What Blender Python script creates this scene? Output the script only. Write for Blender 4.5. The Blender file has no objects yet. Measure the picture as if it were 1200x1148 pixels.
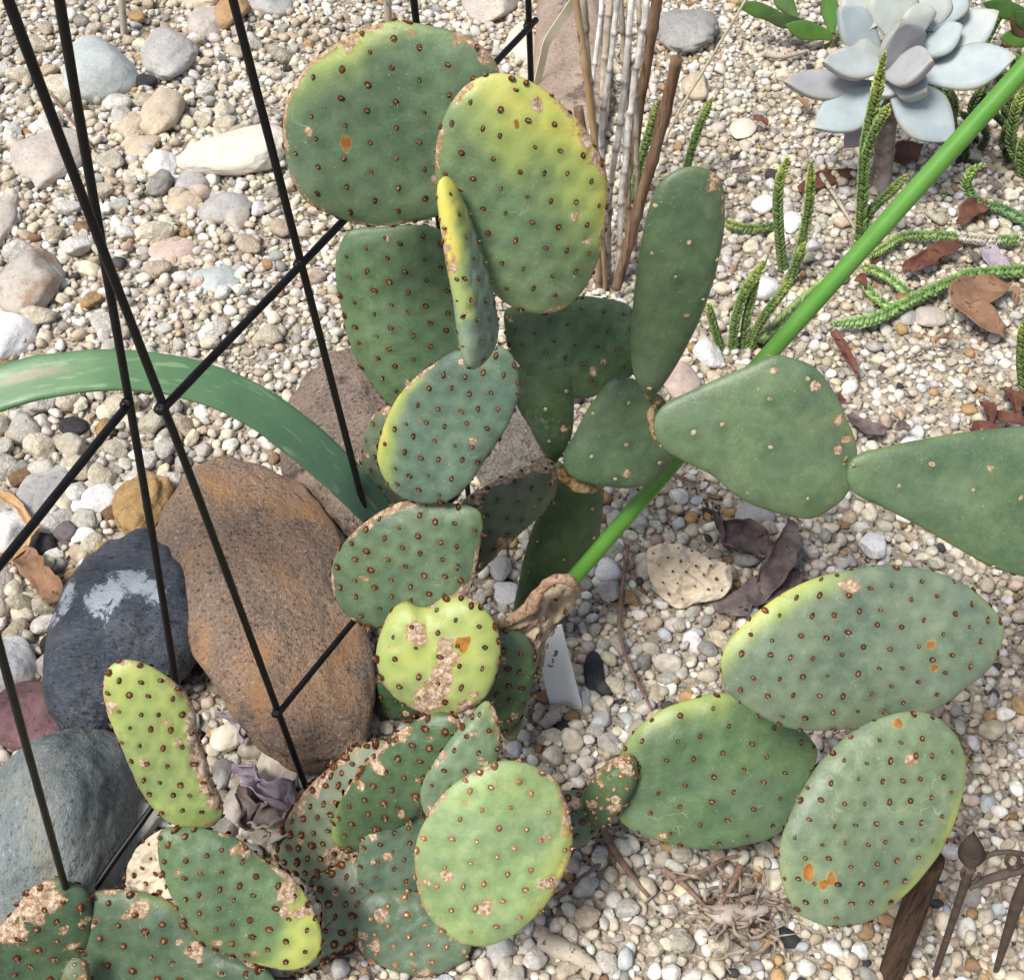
import bpy, math, random
import numpy as np
from mathutils import Vector, Matrix

# ------------------------------------------------------------------ camera, sky, sun, exposure
scene = bpy.context.scene
F = 1500.0                      # focal length in photo pixels (photo 1200 x 1148)
PITCH = math.radians(49.0)      # looking down
CAMH = 0.95
cam_data = bpy.data.cameras.new("camera")
cam_data.sensor_width = 36.0
cam_data.lens = 36.0 * F / 1200.0
cam_data.clip_start = 0.02
cam_data.clip_end = 500.0
cam = bpy.data.objects.new("camera", cam_data)
scene.collection.objects.link(cam)
cam.location = (0, 0, CAMH)
cam.rotation_euler = (math.pi / 2 - PITCH, 0, 0)
scene.camera = cam

SUN_EL, SUN_AZ = math.radians(60), math.radians(-128)     # azimuth from +y (away from camera) towards +x
world = bpy.data.worlds.new("World")
scene.world = world
world.use_nodes = True
wn = world.node_tree
bg = wn.nodes["Background"]
sky = wn.nodes.new("ShaderNodeTexSky")
sky.sky_type = 'NISHITA'
sky.sun_disc = False
sky.sun_elevation = SUN_EL
sky.sun_rotation = SUN_AZ
sky.air_density = 1.0
sky.dust_density = 4.0
wn.links.new(sky.outputs[0], bg.inputs[0])
bg.inputs[1].default_value = 0.088
sun_data = bpy.data.lights.new("sun", 'SUN')
sun_data.energy = 2.7
sun_data.angle = math.radians(18)
sun_data.color = (1.0, 0.972, 0.93)
sun = bpy.data.objects.new("sun", sun_data)
scene.collection.objects.link(sun)
_sd = Vector((math.sin(SUN_AZ) * math.cos(SUN_EL), math.cos(SUN_AZ) * math.cos(SUN_EL), math.sin(SUN_EL)))
sun.rotation_euler = _sd.to_track_quat('Z', 'Y').to_euler()
sun.location = _sd * 4
scene.view_settings.view_transform = 'Standard'
scene.view_settings.look = 'None'
scene.view_settings.exposure = 0.57
scene.view_settings.gamma = 1.0

# ------------------------------------------------------------------ helpers
COL = scene.collection
rng = np.random.default_rng(7)
FWD = np.array((0, math.cos(PITCH), -math.sin(PITCH)))
UP = np.array((0, math.sin(PITCH), math.cos(PITCH)))
CAM = np.array((0, 0, CAMH))

def ray(px, py):
    return FWD + np.array((1.0, 0, 0)) * ((px - 600) / F) + UP * ((574 - py) / F)

def W(px, py, z=0.0):           # point at height z seen at a photo pixel
    d = ray(px, py)
    return CAM + d * ((z - CAMH) / d[2])

def D(px, py, y):               # point at world depth y seen at a photo pixel
    d = ray(px, py)
    return CAM + d * (y / d[1])

def depth_of(p):
    return float(np.dot(np.asarray(p) - CAM, FWD))

def project(P):
    q = P - CAM
    d = q @ FWD
    return 600 + F * q[:, 0] / d, 574 - F * (q @ UP) / d

def _hash(ix, iy, iz, seed):
    h = (ix * 374761393 + iy * 668265263 + iz * 2147483647 + seed * 144269504) & 0xFFFFFFFF
    h = ((h ^ (h >> 13)) * 1274126177) & 0xFFFFFFFF
    h = ((h ^ (h >> 16)) * 2246822519) & 0xFFFFFFFF
    return ((h ^ (h >> 15)) & 0xFFFFFF) / float(0xFFFFFF)

def vnoise(p, seed=0):          # value noise, -1..1
    p = np.asarray(p, float)
    i = np.floor(p).astype(np.int64)
    f = p - i
    f = f * f * (3 - 2 * f)
    r = 0
    for dx in (0, 1):
        wx = f[:, 0] if dx else 1 - f[:, 0]
        for dy in (0, 1):
            wy = f[:, 1] if dy else 1 - f[:, 1]
            for dz in (0, 1):
                wz = f[:, 2] if dz else 1 - f[:, 2]
                r = r + wx * wy * wz * _hash(i[:, 0] + dx, i[:, 1] + dy, i[:, 2] + dz, seed)
    return r * 2 - 1

def fbm(p, seed=0, octv=4):
    a, s, o = 0, 1.0, np.asarray(p, float)
    for k in range(octv):
        a = a + s * vnoise(o, seed + k * 17)
        o = o * 2.07 + 3.1
        s *= 0.5
    return a

def sstep(a, b, x):
    t = np.clip((x - a) / (b - a), 0, 1)
    return t * t * (3 - 2 * t)

ORIGIN = {}

def thing(name, loc, label, cat, group=None, kind=None):
    o = bpy.data.objects.new(name, None)
    o.empty_display_size = 0.02
    COL.objects.link(o)
    o.location = loc
    ORIGIN[o] = np.array(loc, float)
    tag(o, label, cat, group, kind)
    return o

def tag(o, label=None, cat=None, group=None, kind=None):
    if label: o["label"] = label
    if cat: o["category"] = cat
    if group: o["group"] = group
    if kind: o["kind"] = kind
    return o

def mesh_of(name, V, faces, smooth=True):
    """V (n,3); faces: array (m,3|4) or list of arrays/lists."""
    me = bpy.data.meshes.new(name)
    if isinstance(faces, np.ndarray):
        faces = [faces]
    if faces and not isinstance(faces[0], np.ndarray):
        tri = np.array([f for f in faces if len(f) == 3], dtype=np.int32).reshape(-1, 3)
        quad = np.array([f for f in faces if len(f) == 4], dtype=np.int32).reshape(-1, 4)
        rest = [f for f in faces if len(f) > 4]
        assert not rest
        faces = [a for a in (tri, quad) if len(a)]
    nv = len(V)
    me.vertices.add(nv)
    me.vertices.foreach_set("co", np.asarray(V, np.float32).ravel())
    loops = np.concatenate([a.ravel() for a in faces]).astype(np.int32)
    tot = np.concatenate([np.full(len(a), a.shape[1], np.int32) for a in faces])
    start = np.concatenate([[0], np.cumsum(tot)[:-1]]).astype(np.int32)
    me.loops.add(len(loops))
    me.loops.foreach_set("vertex_index", loops)
    me.polygons.add(len(tot))
    me.polygons.foreach_set("loop_start", start)
    try:
        me.polygons.foreach_set("loop_total", tot)
    except Exception:
        pass
    me.update(calc_edges=True)
    me.polygons.foreach_set("use_smooth", np.full(len(tot), smooth, bool))
    return me

def fattr(me, name, arr):
    a = me.attributes.new(name, 'FLOAT', 'POINT')
    a.data.foreach_set("value", np.asarray(arr, np.float32))

def cattr(me, name, arr):
    a = me.attributes.new(name, 'FLOAT_COLOR', 'POINT')
    arr = np.asarray(arr, np.float32)
    if arr.shape[1] == 3:
        arr = np.concatenate([arr, np.ones((len(arr), 1), np.float32)], 1)
    a.data.foreach_set("color", arr.ravel())

def link(name, me, mat, parent=None, loc=None):
    o = bpy.data.objects.new(name, me)
    COL.objects.link(o)
    if mat is not None and not me.materials:
        me.materials.append(mat)
    if parent is not None:
        o.parent = parent
        ORIGIN[o] = ORIGIN[parent]
    elif loc is not None:
        o.location = loc
        ORIGIN[o] = np.array(loc, float)
    else:
        ORIGIN[o] = np.zeros(3)
    return o

def obj(name, V, faces, mat, parent=None, loc=None, smooth=True):
    V = np.asarray(V, float)
    if parent is not None:
        V = V - ORIGIN[parent]
    elif loc is not None:
        V = V - np.array(loc)
    return link(name, mesh_of(name, V, faces, smooth), mat, parent, loc)

def catmull(P, n, closed=False):
    P = np.asarray(P, float)
    m = len(P)
    segs = m if closed else m - 1
    out = []
    per = 24
    for i in range(segs):
        if closed:
            a, b, c, d = P[(i - 1) % m], P[i], P[(i + 1) % m], P[(i + 2) % m]
        else:
            a, b, c, d = P[max(i - 1, 0)], P[i], P[i + 1], P[min(i + 2, m - 1)]
        t = np.linspace(0, 1, per, endpoint=False)[:, None]
        out.append(0.5 * (2 * b + (c - a) * t + (2 * a - 5 * b + 4 * c - d) * t ** 2 + (3 * b - a - 3 * c + d) * t ** 3))
    Q = np.concatenate(out + [P[:1] if closed else P[-1:]])
    L = np.concatenate([[0], np.cumsum(np.linalg.norm(np.diff(Q, axis=0), axis=1))])
    s = np.linspace(0, L[-1], n, endpoint=not closed)
    return np.stack([np.interp(s, L, Q[:, k]) for k in range(Q.shape[1])], 1)

def norm(v):
    v = np.asarray(v, float)
    return v / (np.linalg.norm(v) + 1e-12)

def tube_geo(P, R, seg=8, n=None, wob=0.0, seed=0, flat=1.0, caps=True):
    P = np.asarray(P, float)
    R = np.asarray(R, float) if np.ndim(R) else np.full(len(P), float(R))
    if n:
        PR = catmull(np.concatenate([P, R[:, None]], 1), n) if len(P) > 2 else np.stack(
            [np.interp(np.linspace(0, 1, n), [0, 1], np.concatenate([P, R[:, None]], 1)[:, k]) for k in range(4)], 1)
        P, R = PR[:, :3], PR[:, 3]
    T = np.gradient(P, axis=0)
    T /= np.linalg.norm(T, axis=1)[:, None] + 1e-12
    ref = np.array((0, 0, 1.0)) if abs(T[0, 2]) < 0.8 else np.array((1.0, 0, 0))
    V = []
    side = norm(np.cross(T[0], ref))
    ang = np.linspace(0, 2 * math.pi, seg, endpoint=False)
    for i in range(len(P)):
        side = norm(side - T[i] * np.dot(side, T[i]))
        up = np.cross(side, T[i])
        r = R[i] * np.ones(seg)
        V.append(P[i] + (np.cos(ang) * r)[:, None] * side + (np.sin(ang) * r * flat)[:, None] * up)
    V = np.concatenate(V)
    if wob:
        nn = fbm(V / (np.mean(R) * 4), seed, 3)
        C = np.repeat(P, seg, axis=0)
        V = C + (V - C) * (1 + wob * nn)[:, None]
    F_ = []
    m = len(P)
    for i in range(m - 1):
        for k in range(seg):
            a, b = i * seg + k, i * seg + (k + 1) % seg
            F_.append((a, b, b + seg, a + seg))
    if caps:
        c0 = len(V)
        V = np.concatenate([V, P[:1] - T[:1] * R[0] * 0.15, P[-1:] + T[-1:] * R[-1] * 0.15])
        for k in range(seg):
            F_.append((c0, (k + 1) % seg, k))
            F_.append((c0 + 1, (m - 1) * seg + k, (m - 1) * seg + (k + 1) % seg))
    return V, F_

def merge(parts):
    V, Fs, o = [], [], 0
    for v, f in parts:
        V.append(v)
        Fs += [tuple(i + o for i in q) for q in f]
        o += len(v)
    return np.concatenate(V), Fs

_ICO = {}
def ico(sub):
    if sub in _ICO:
        return _ICO[sub]
    t = (1 + 5 ** .5) / 2
    V = [(-1, t, 0), (1, t, 0), (-1, -t, 0), (1, -t, 0), (0, -1, t), (0, 1, t), (0, -1, -t), (0, 1, -t), (t, 0, -1), (t, 0, 1), (-t, 0, -1), (-t, 0, 1)]
    Fc = [(0, 11, 5), (0, 5, 1), (0, 1, 7), (0, 7, 10), (0, 10, 11), (1, 5, 9), (5, 11, 4), (11, 10, 2), (10, 7, 6), (7, 1, 8),
          (3, 9, 4), (3, 4, 2), (3, 2, 6), (3, 6, 8), (3, 8, 9), (4, 9, 5), (2, 4, 11), (6, 2, 10), (8, 6, 7), (9, 8, 1)]
    V = [norm(v) for v in V]
    for _ in range(sub):
        cache, nf = {}, []
        def mid(a, b):
            k = (min(a, b), max(a, b))
            if k not in cache:
                cache[k] = len(V)
                V.append(norm(V[a] + V[b]))
            return cache[k]
        for a, b, c in Fc:
            ab, bc, ca = mid(a, b), mid(b, c), mid(c, a)
            nf += [(a, ab, ca), (b, bc, ab), (c, ca, bc), (ab, bc, ca)]
        Fc = nf
    _ICO[sub] = (np.array(V), np.array(Fc, dtype=np.int32))
    return _ICO[sub]

def stone_shape(sub, seed, facets=12, sharp=14.0, rough=0.05, rfreq=2.0, octv=4):
    """unit stone, extents -1..1: soft facets plus relief"""
    V, Fc = ico(sub)
    g = np.random.default_rng(seed)
    N = g.normal(size=(facets, 3))
    N /= np.linalg.norm(N, axis=1)[:, None]
    d = g.uniform(0.72, 1.0, facets)
    c = np.maximum(V @ N.T, 0.02)
    q = d[None, :] / c
    q = np.concatenate([q, np.full((len(V), 1), 1.12)], 1)
    r = -np.log(np.exp(-sharp * np.minimum(q, 4)).sum(1)) / sharp
    P = V * r[:, None]
    if rough:
        P = P * (1 + rough * fbm(P * rfreq + seed * 1.7, seed, octv))[:, None]
    P = P - (P.max(0) + P.min(0)) / 2
    return P / np.abs(P).max(0), Fc

# ------------------------------------------------------------------ materials
class NT:
    def __init__(self, name, rough=0.8, spec=0.3):
        self.m = bpy.data.materials.new(name)
        self.m.use_nodes = True
        self.t = self.m.node_tree
        self.b = self.t.nodes["Principled BSDF"]
        self.b.inputs["Roughness"].default_value = rough
        self.b.inputs["Specular IOR Level"].default_value = spec
        self._co = None
    def n(self, typ, **kw):
        x = self.t.nodes.new(typ)
        for k, v in kw.items():
            setattr(x, k, v)
        return x
    def l(self, a, b):
        self.t.links.new(a, b)
    def co(self):
        if self._co is None:
            self._co = self.n("ShaderNodeTexCoord").outputs["Object"]
        return self._co
    def noise(self, scale, detail=4, rough=0.55, vec=None, dist=0.0):
        x = self.n("ShaderNodeTexNoise")
        x.inputs["Scale"].default_value = scale
        x.inputs["Detail"].default_value = detail
        x.inputs["Roughness"].default_value = rough
        x.inputs["Distortion"].default_value = dist
        self.l(vec if vec is not None else self.co(), x.inputs["Vector"])
        return x.outputs["Fac"]
    def voro(self, scale, feature='F1', out="Distance", vec=None):
        x = self.n("ShaderNodeTexVoronoi", feature=feature)
        x.inputs["Scale"].default_value = scale
        self.l(vec if vec is not None else self.co(), x.inputs["Vector"])
        return x.outputs[out]
    def ramp(self, fac, lo, hi):
        x = self.n("ShaderNodeMapRange", interpolation_type='SMOOTHSTEP')
        x.inputs["From Min"].default_value = lo
        x.inputs["From Max"].default_value = hi
        self.l(fac, x.inputs["Value"])
        return x.outputs["Result"]
    def math(self, op, a, b=0.0):
        x = self.n("ShaderNodeMath", operation=op)
        for i, v in enumerate((a, b)):
            if hasattr(v, "is_output"):
                self.l(v, x.inputs[i])
            else:
                x.inputs[i].default_value = v
        return x.outputs[0]
    def mix(self, fac, a, b, mode='MIX'):
        x = self.n("ShaderNodeMix", data_type='RGBA', blend_type=mode)
        for sock, v in ((x.inputs[0], fac), (x.inputs[6], a), (x.inputs[7], b)):
            if hasattr(v, "is_output"):
                self.l(v, sock)
            elif isinstance(v, (tuple, list)):
                sock.default_value = (*v, 1) if len(v) == 3 else v
            else:
                sock.default_value = v
        return x.outputs[2]
    def attr(self, name, out="Fac"):
        return self.n("ShaderNodeAttribute", attribute_name=name).outputs[out]
    def color(self, c):
        if hasattr(c, "is_output"):
            self.l(c, self.b.inputs["Base Color"])
        else:
            self.b.inputs["Base Color"].default_value = (*c, 1)
    def bump(self, h, strength=0.3, dist=0.001):
        x = self.n("ShaderNodeBump")
        x.inputs["Strength"].default_value = strength
        x.inputs["Distance"].default_value = dist
        self.l(h, x.inputs["Height"])
        self.l(x.outputs[0], self.b.inputs["Normal"])
    def map(self, scale=(1, 1, 1), rot=(0, 0, 0), src=None):
        x = self.n("ShaderNodeMapping")
        x.inputs["Scale"].default_value = scale
        x.inputs["Rotation"].default_value = rot
        self.l(src if src is not None else self.co(), x.inputs["Vector"])
        return x.outputs[0]

def simple_mat(name, c1, c2, scale=60, rough=0.75, bump=0.3, bdist=0.0008, spec=0.3, stretch=(1, 1, 1), c3=None, s3=250, t3=(0.6, 0.7)):
    n = NT(name, rough, spec)
    v = n.map(stretch) if stretch != (1, 1, 1) else n.co()
    a = n.noise(scale, 6, 0.6, v)
    c = n.mix(n.ramp(a, 0.35, 0.65), c1, c2)
    if c3:
        c = n.mix(n.ramp(n.noise(s3, 3, 0.6, v), *t3), c, c3)
    n.color(c)
    if bump:
        n.bump(n.noise(scale * 5, 5, 0.65, v), bump, bdist)
    return n.m

def make_gravel_mat():
    n = NT("gravel_stone", 0.88, 0.2)
    base = n.attr("col", "Color")
    a = n.noise(140, 5, 0.65)
    c = n.mix(n.ramp(a, 0.3, 0.72), n.mix(1.0, base, (0.70, 0.68, 0.65), 'MULTIPLY'), n.mix(1.0, base, (1.12, 1.11, 1.1), 'MULTIPLY'))
    pit = n.ramp(n.noise(900, 2, 0.5), 0.64, 0.72)
    c = n.mix(n.math('MULTIPLY', pit, 0.55), c, (0.10, 0.085, 0.07))
    dirt = n.ramp(n.noise(22, 4, 0.6), 0.5, 0.75)
    c = n.mix(n.math('MULTIPLY', dirt, 0.2), c, (0.38, 0.31, 0.22))
    n.color(c)
    n.bump(n.math('ADD', n.noise(500, 4, 0.7), n.math('MULTIPLY', n.noise(160, 3, 0.6), 1.5)), 0.55, 0.0012)
    return n.m

def make_ground_mat():
    n = NT("sandy_soil", 0.95, 0.1)
    a = n.noise(9, 5, 0.6)
    c = n.mix(n.ramp(a, 0.35, 0.65), (0.36, 0.31, 0.245), (0.25, 0.215, 0.17))
    v = n.voro(330, 'F1', "Color")
    g = n.n("ShaderNodeSeparateColor")
    n.l(v, g.inputs[0])
    c = n.mix(n.ramp(g.outputs[0], 0.45, 0.95), c, (0.52, 0.46, 0.37))
    c = n.mix(n.ramp(g.outputs[1], 0.8, 0.9), c, (0.10, 0.085, 0.07))
    n.color(c)
    n.bump(n.math('ADD', n.noise(420, 5, 0.7), n.voro(330)), 0.8, 0.002)
    return n.m

def rock_mat(name, c1, c2, c3=None, scale=14, fine=220, t3=(0.58, 0.7), c4=None, bump=0.45, rough=0.8, speck=0.35, stretch=(1, 1, 1), spec=0.25, patches=None, pcol=(0.6, 0.63, 0.66), bdist=0.0015):
    n = NT(name, rough, spec)
    v = n.map(stretch) if stretch != (1, 1, 1) else n.co()
    c = n.mix(n.ramp(n.noise(scale, 6, 0.62, v, 0.4), 0.36, 0.64), c1, c2)
    if c3:
        c = n.mix(n.ramp(n.noise(scale * 2.3, 7, 0.65, v), *t3), c, c3)
    f = n.noise(fine, 3, 0.7, v)
    c = n.mix(n.math('MULTIPLY', n.ramp(f, 0.55, 0.75), speck), c, tuple(min(1, x * 2.1 + 0.06) for x in c1))
    c = n.mix(n.math('MULTIPLY', n.ramp(f, 0.46, 0.28), speck * 1.6), c, tuple(x * 0.25 for x in c1))
    if c4:
        c = n.mix(n.ramp(n.noise(scale * 0.9, 6, 0.65, v, 0.6), 0.50, 0.66), c, c4)
    if patches:
        acc = None
        for (p, rad) in patches:
            vd = n.n("ShaderNodeVectorMath", operation='DISTANCE')
            n.l(n.co(), vd.inputs[0])
            vd.inputs[1].default_value = p
            m = n.math('SUBTRACT', 1.0, n.math("DIVIDE", vd.outputs["Value"], rad * 1.08))
            acc = m if acc is None else n.math('MAXIMUM', acc, m)
        acc = n.math('ADD', acc, n.math('MULTIPLY', n.math('SUBTRACT', n.noise(75, 9, 0.82, None, 0.6), 0.5), 3.2))
        c = n.mix(n.math('MULTIPLY', n.ramp(acc, 0.28, 0.50), 0.9), c, pcol)
    n.color(c)
    h = n.math('ADD', n.math('MULTIPLY', n.noise(fine * 0.35, 6, 0.65, v), 2.0), n.noise(fine * 2, 3, 0.7, v))
    n.bump(h, bump, bdist)
    return n.m

def make_pad_mat():
    n = NT("cactus_skin", 0.45, 0.38)
    base = n.attr("base", "Color")
    a = n.noise(30, 5, 0.62)
    c = n.mix(n.ramp(a, 0.3, 0.7), n.mix(1.0, base, (0.76, 0.81, 0.84), 'MULTIPLY'), n.mix(1.0, base, (1.2, 1.15, 1.06), 'MULTIPLY'))
    a2 = n.noise(115, 5, 0.68)
    c = n.mix(n.ramp(a2, 0.30, 0.72), n.mix(1.0, c, (0.84, 0.86, 0.86), 'MULTIPLY'), n.mix(1.0, c, (1.17, 1.14, 1.12), 'MULTIPLY'))
    yel = n.attr("yel")
    ym = n.math('MULTIPLY', yel, n.math('ADD', 0.62, n.math('MULTIPLY', n.noise(55, 4, 0.6), 0.75)))
    c = n.mix(n.ramp(ym, 0.0, 0.55), c, (0.33, 0.40, 0.115))
    c = n.mix(n.ramp(ym, 0.5, 1.0), c, (0.60, 0.555, 0.12))
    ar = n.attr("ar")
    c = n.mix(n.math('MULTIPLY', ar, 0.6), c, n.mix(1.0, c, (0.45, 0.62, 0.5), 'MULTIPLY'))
    # pale wax bloom and fine flecks
    c = n.mix(n.math('MULTIPLY', n.ramp(n.noise(17, 4, 0.6), 0.45, 0.8), 0.16), c, (0.38, 0.44, 0.36))
    c = n.mix(n.math('MULTIPLY', n.ramp(n.noise(750, 2, 0.5), 0.66, 0.74), 0.30), c, (0.45, 0.48, 0.36))
    c = n.mix(n.math('MULTIPLY', n.ramp(n.noise(260, 3, 0.6), 0.70, 0.76), 0.5), c, (0.55, 0.5, 0.34))
    vx = n.voro(13, 'DISTANCE_TO_EDGE', "Distance", n.mix(0.06, n.co(), n.n("ShaderNodeTexNoise").outputs["Color"]))
    scr = n.math('MULTIPLY', n.ramp(vx, 0.007, 0.002), n.ramp(n.noise(16, 3, 0.5), 0.56, 0.66))
    c = n.mix(n.math('MULTIPLY', scr, 0.35), c, (0.45, 0.47, 0.36))
    c = n.mix(n.math('MULTIPLY', n.ramp(n.noise(1300, 3, 0.6), 0.55, 0.75), 0.12), c, (0.34, 0.38, 0.27))
    # cork scars
    cork = n.attr("cork")
    cn = n.noise(150, 6, 0.7)
    cm = n.ramp(n.math('ADD', cork, n.math('MULTIPLY', n.math('SUBTRACT', cn, 0.5), 2.6)), 0.50, 0.66)
    halo = n.ramp(n.math('ADD', cork, n.math('MULTIPLY', n.math('SUBTRACT', cn, 0.5), 2.2)), 0.36, 0.58)
    c = n.mix(n.math('MULTIPLY', halo, 0.7), c, (0.40, 0.15, 0.035))
    ccol = n.mix(n.ramp(n.noise(330, 5, 0.7), 0.35, 0.68), (0.25, 0.14, 0.075), (0.66, 0.54, 0.40))
    c = n.mix(cm, c, ccol)
    # dead dry tissue
    dry = n.attr("dry")
    dm = n.ramp(n.math('ADD', dry, n.math('MULTIPLY', n.math('SUBTRACT', n.noise(60, 5, 0.65), 0.5), 0.5)), 0.4, 0.6)
    dcol = n.mix(n.ramp(n.noise(75, 6, 0.7), 0.35, 0.68), (0.29, 0.20, 0.125), (0.55, 0.45, 0.31))
    pale = n.attr("pale")
    dcol = n.mix(pale, dcol, n.mix(n.ramp(n.noise(50, 5, 0.6), 0.35, 0.7), (0.62, 0.52, 0.38), (0.72, 0.62, 0.47)))
    c = n.mix(dm, c, dcol)
    # rust coloured blisters
    rust = n.attr("rust")
    c = n.mix(n.math('MULTIPLY', n.ramp(rust, 0.36, 0.46), 0.22), c, (0.50, 0.46, 0.10))
    c = n.mix(n.math('MULTIPLY', n.ramp(n.math('ADD', rust, n.math('MULTIPLY', n.math('SUBTRACT', n.noise(200, 4, 0.6), 0.5), 0.3)), 0.46, 0.6), 0.9), c, n.mix(n.ramp(n.noise(160, 4, 0.6), 0.35, 0.7), (0.24, 0.075, 0.012), (0.46, 0.17, 0.02)))
    n.color(c)
    rr = n.math('ADD', 0.42, n.math('MULTIPLY', n.math('MAXIMUM', cm, dm), 0.4))
    n.l(rr, n.b.inputs["Roughness"])
    h = n.math('ADD', n.noise(420, 4, 0.6), n.math('MULTIPLY', n.math('MAXIMUM', cm, dm), n.math('MULTIPLY', n.noise(240, 5, 0.75), 5.0)))
    n.bump(h, 0.3, 0.0011)
    return n.m

def vcol_mat(name, rough=0.8, bump=0.3, scale=600, var=0.25, spec=0.25):
    n = NT(name, rough, spec)
    base = n.attr("col", "Color")
    a = n.noise(scale * 0.25, 4, 0.6)
    c = n.mix(n.ramp(a, 0.3, 0.7), n.mix(1.0, base, (1 - var,) * 3, 'MULTIPLY'), n.mix(1.0, base, (1 + var,) * 3, 'MULTIPLY'))
    n.color(c)
    n.bump(n.noise(scale, 4, 0.65), bump, 0.0006)
    return n.m

M_GRAVEL = make_gravel_mat()
M_GROUND = make_ground_mat()
M_PAD = make_pad_mat()
M_AREOLE = vcol_mat("areole_felt", 0.9, 0.5, 1500, 0.3, 0.1)
M_STEM = vcol_mat("succulent_scales", 0.55, 0.2, 900, 0.25, 0.3)
M_IRON = simple_mat("black_painted_steel", (0.004, 0.004, 0.0045), (0.008, 0.008, 0.0085), 90, 0.45, 0.12, 0.0003, 0.28)

# ------------------------------------------------------------------ ground
def und(x, y):
    p = np.stack([np.asarray(x) * 4.5, np.asarray(y) * 4.5, np.zeros_like(np.asarray(x, float))], 1)
    return 0.009 * fbm(p, 91, 3)

def build_ground():
    # fine grid under the view, coarse skirt far beyond it
    xs = np.concatenate([[-120, -30, -8, -3, -1.8], np.linspace(-1.3, 1.3, 105), [1.8, 3, 8, 30, 120]])
    ys = np.concatenate([[-120, -30, -8, -2, -0.4], np.linspace(0.1, 2.5, 100), [3.2, 5, 10, 30, 120]])
    X, Y = np.meshgrid(xs, ys)
    Z = und(X.ravel(), Y.ravel()) * (np.abs(X.ravel()) < 4) * (np.abs(Y.ravel()) < 6)
    V = np.stack([X.ravel(), Y.ravel(), Z], 1)
    nx, ny = len(xs), len(ys)
    i, j = np.meshgrid(np.arange(nx - 1), np.arange(ny - 1))
    a = (j * nx + i).ravel()
    Q = np.stack([a, a + 1, a + 1 + nx, a + nx], 1)
    o = obj("ground", V, Q, M_GROUND)
    o["kind"] = "structure"
build_ground()

# ------------------------------------------------------------------ stones set by hand
ROCK_FOOT = []      # (x, y, rx, ry) footprints kept free of gravel

def rock(name, label, cat, bbox, mat, hk=0.75, emb=0.3, seed=1, facets=12, sharp=10, rough=0.06, rfreq=2.0, sub=4, rot=0.0, group=None, lift=0.0, foot=True, shear=0.0, boxy=1.0, slope=0.0):
    x0, y0, x1, y1 = bbox
    cx, cy = (x0 + x1) / 2, (y0 + y1) / 2
    z = 0.0
    for _ in range(4):
        c = W(cx, cy, z)
        s = depth_of(c) / F
        th = math.asin(-norm(ray(cx, cy))[2])
        hx, hp = (x1 - x0) / 2 * s, (y1 - y0) / 2 * s
        rz = hk * min(hx, hp)
        ry = math.sqrt(max(hp * hp - (rz * math.cos(th)) ** 2, (0.45 * hp) ** 2)) / math.sin(th)
        z = rz * (1 - 2 * emb) + lift
    P, Fc = stone_shape(sub, seed, facets, sharp, rough, rfreq)
    cr, sr = math.cos(rot), math.sin(rot)
    P = np.stack([P[:, 0] * cr - P[:, 1] * sr, P[:, 0] * sr + P[:, 1] * cr, P[:, 2]], 1)
    if boxy != 1.0:
        P = np.sign(P) * np.abs(P) ** np.array((boxy, 1.0, 1.0))
        P[:, 1] *= 1 + 0.18 * np.sin(P[:, 0] * 3.0 + 0.6)
    if slope:
        P[:, 1] += slope * P[:, 0]
        P[:, 1] -= (P[:, 1].max() + P[:, 1].min()) / 2
    if shear:
        P[:, 0] += shear * P[:, 1]
        P[:, 0] -= (P[:, 0].max() + P[:, 0].min()) / 2
    P = P / np.abs(P).max(0) * np.array((hx, ry, rz))
    if callable(mat):       # mineral marks: where the line of sight meets the stone
        marks = []
        rad3 = np.array((hx, ry, rz))
        for (u, v, mr) in SLATE_MARKS:
            d = ray(u, v)
            o_ = (CAM - np.array((c[0], c[1], z))) / rad3
            e = d / rad3
            A_, B_, C_ = e @ e, 2 * (o_ @ e), o_ @ o_ - 0.92
            disc = max(B_ * B_ - 4 * A_ * C_, 0)
            marks.append((tuple((o_ + e * ((-B_ - math.sqrt(disc)) / (2 * A_))) * rad3), mr))
        mat = mat(marks)
    zz = und(np.array([c[0]]), np.array([c[1]]))[0] if lift == 0 else 0
    loc = (c[0], c[1], z + zz * 0.3)
    o = link(name, mesh_of(name, P, Fc), mat, None, loc)
    tag(o, label, cat, group)
    if foot:
        ROCK_FOOT.append((c[0], c[1], hx, ry))
    return o

R = rock_mat
M_BROWN = R("brown_granite", (0.33, 0.245, 0.185), (0.47, 0.305, 0.195), (0.21, 0.17, 0.15), 11, 330, (0.54, 0.70), (0.56, 0.32, 0.165), 1.0, 0.85, 0.95, bdist=0.004)
M_BROWN2 = R("brown_boulder_stone", (0.25, 0.19, 0.15), (0.36, 0.275, 0.21), (0.13, 0.10, 0.085), 13, 260, (0.55, 0.68), None, 1.0, 0.85, 0.85, bdist=0.004)
def slate_mat(patches):
    return R("dark_slate", (0.048, 0.058, 0.075), (0.092, 0.105, 0.125), (0.028, 0.032, 0.042), 16, 260, (0.55, 0.7), None, 0.8, 0.55, 0.9, (1, 2.2, 1), 0.35,
            patches, (0.47, 0.52, 0.57))
M_SLATE = slate_mat
SLATE_MARKS = [(118, 705, 0.020), (135, 690, 0.020), (155, 682, 0.020), (172, 688, 0.016), (183, 696, 0.012), (84, 690, 0.013), (80, 712, 0.015), (70, 728, 0.014), (116, 720, 0.008)]
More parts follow.
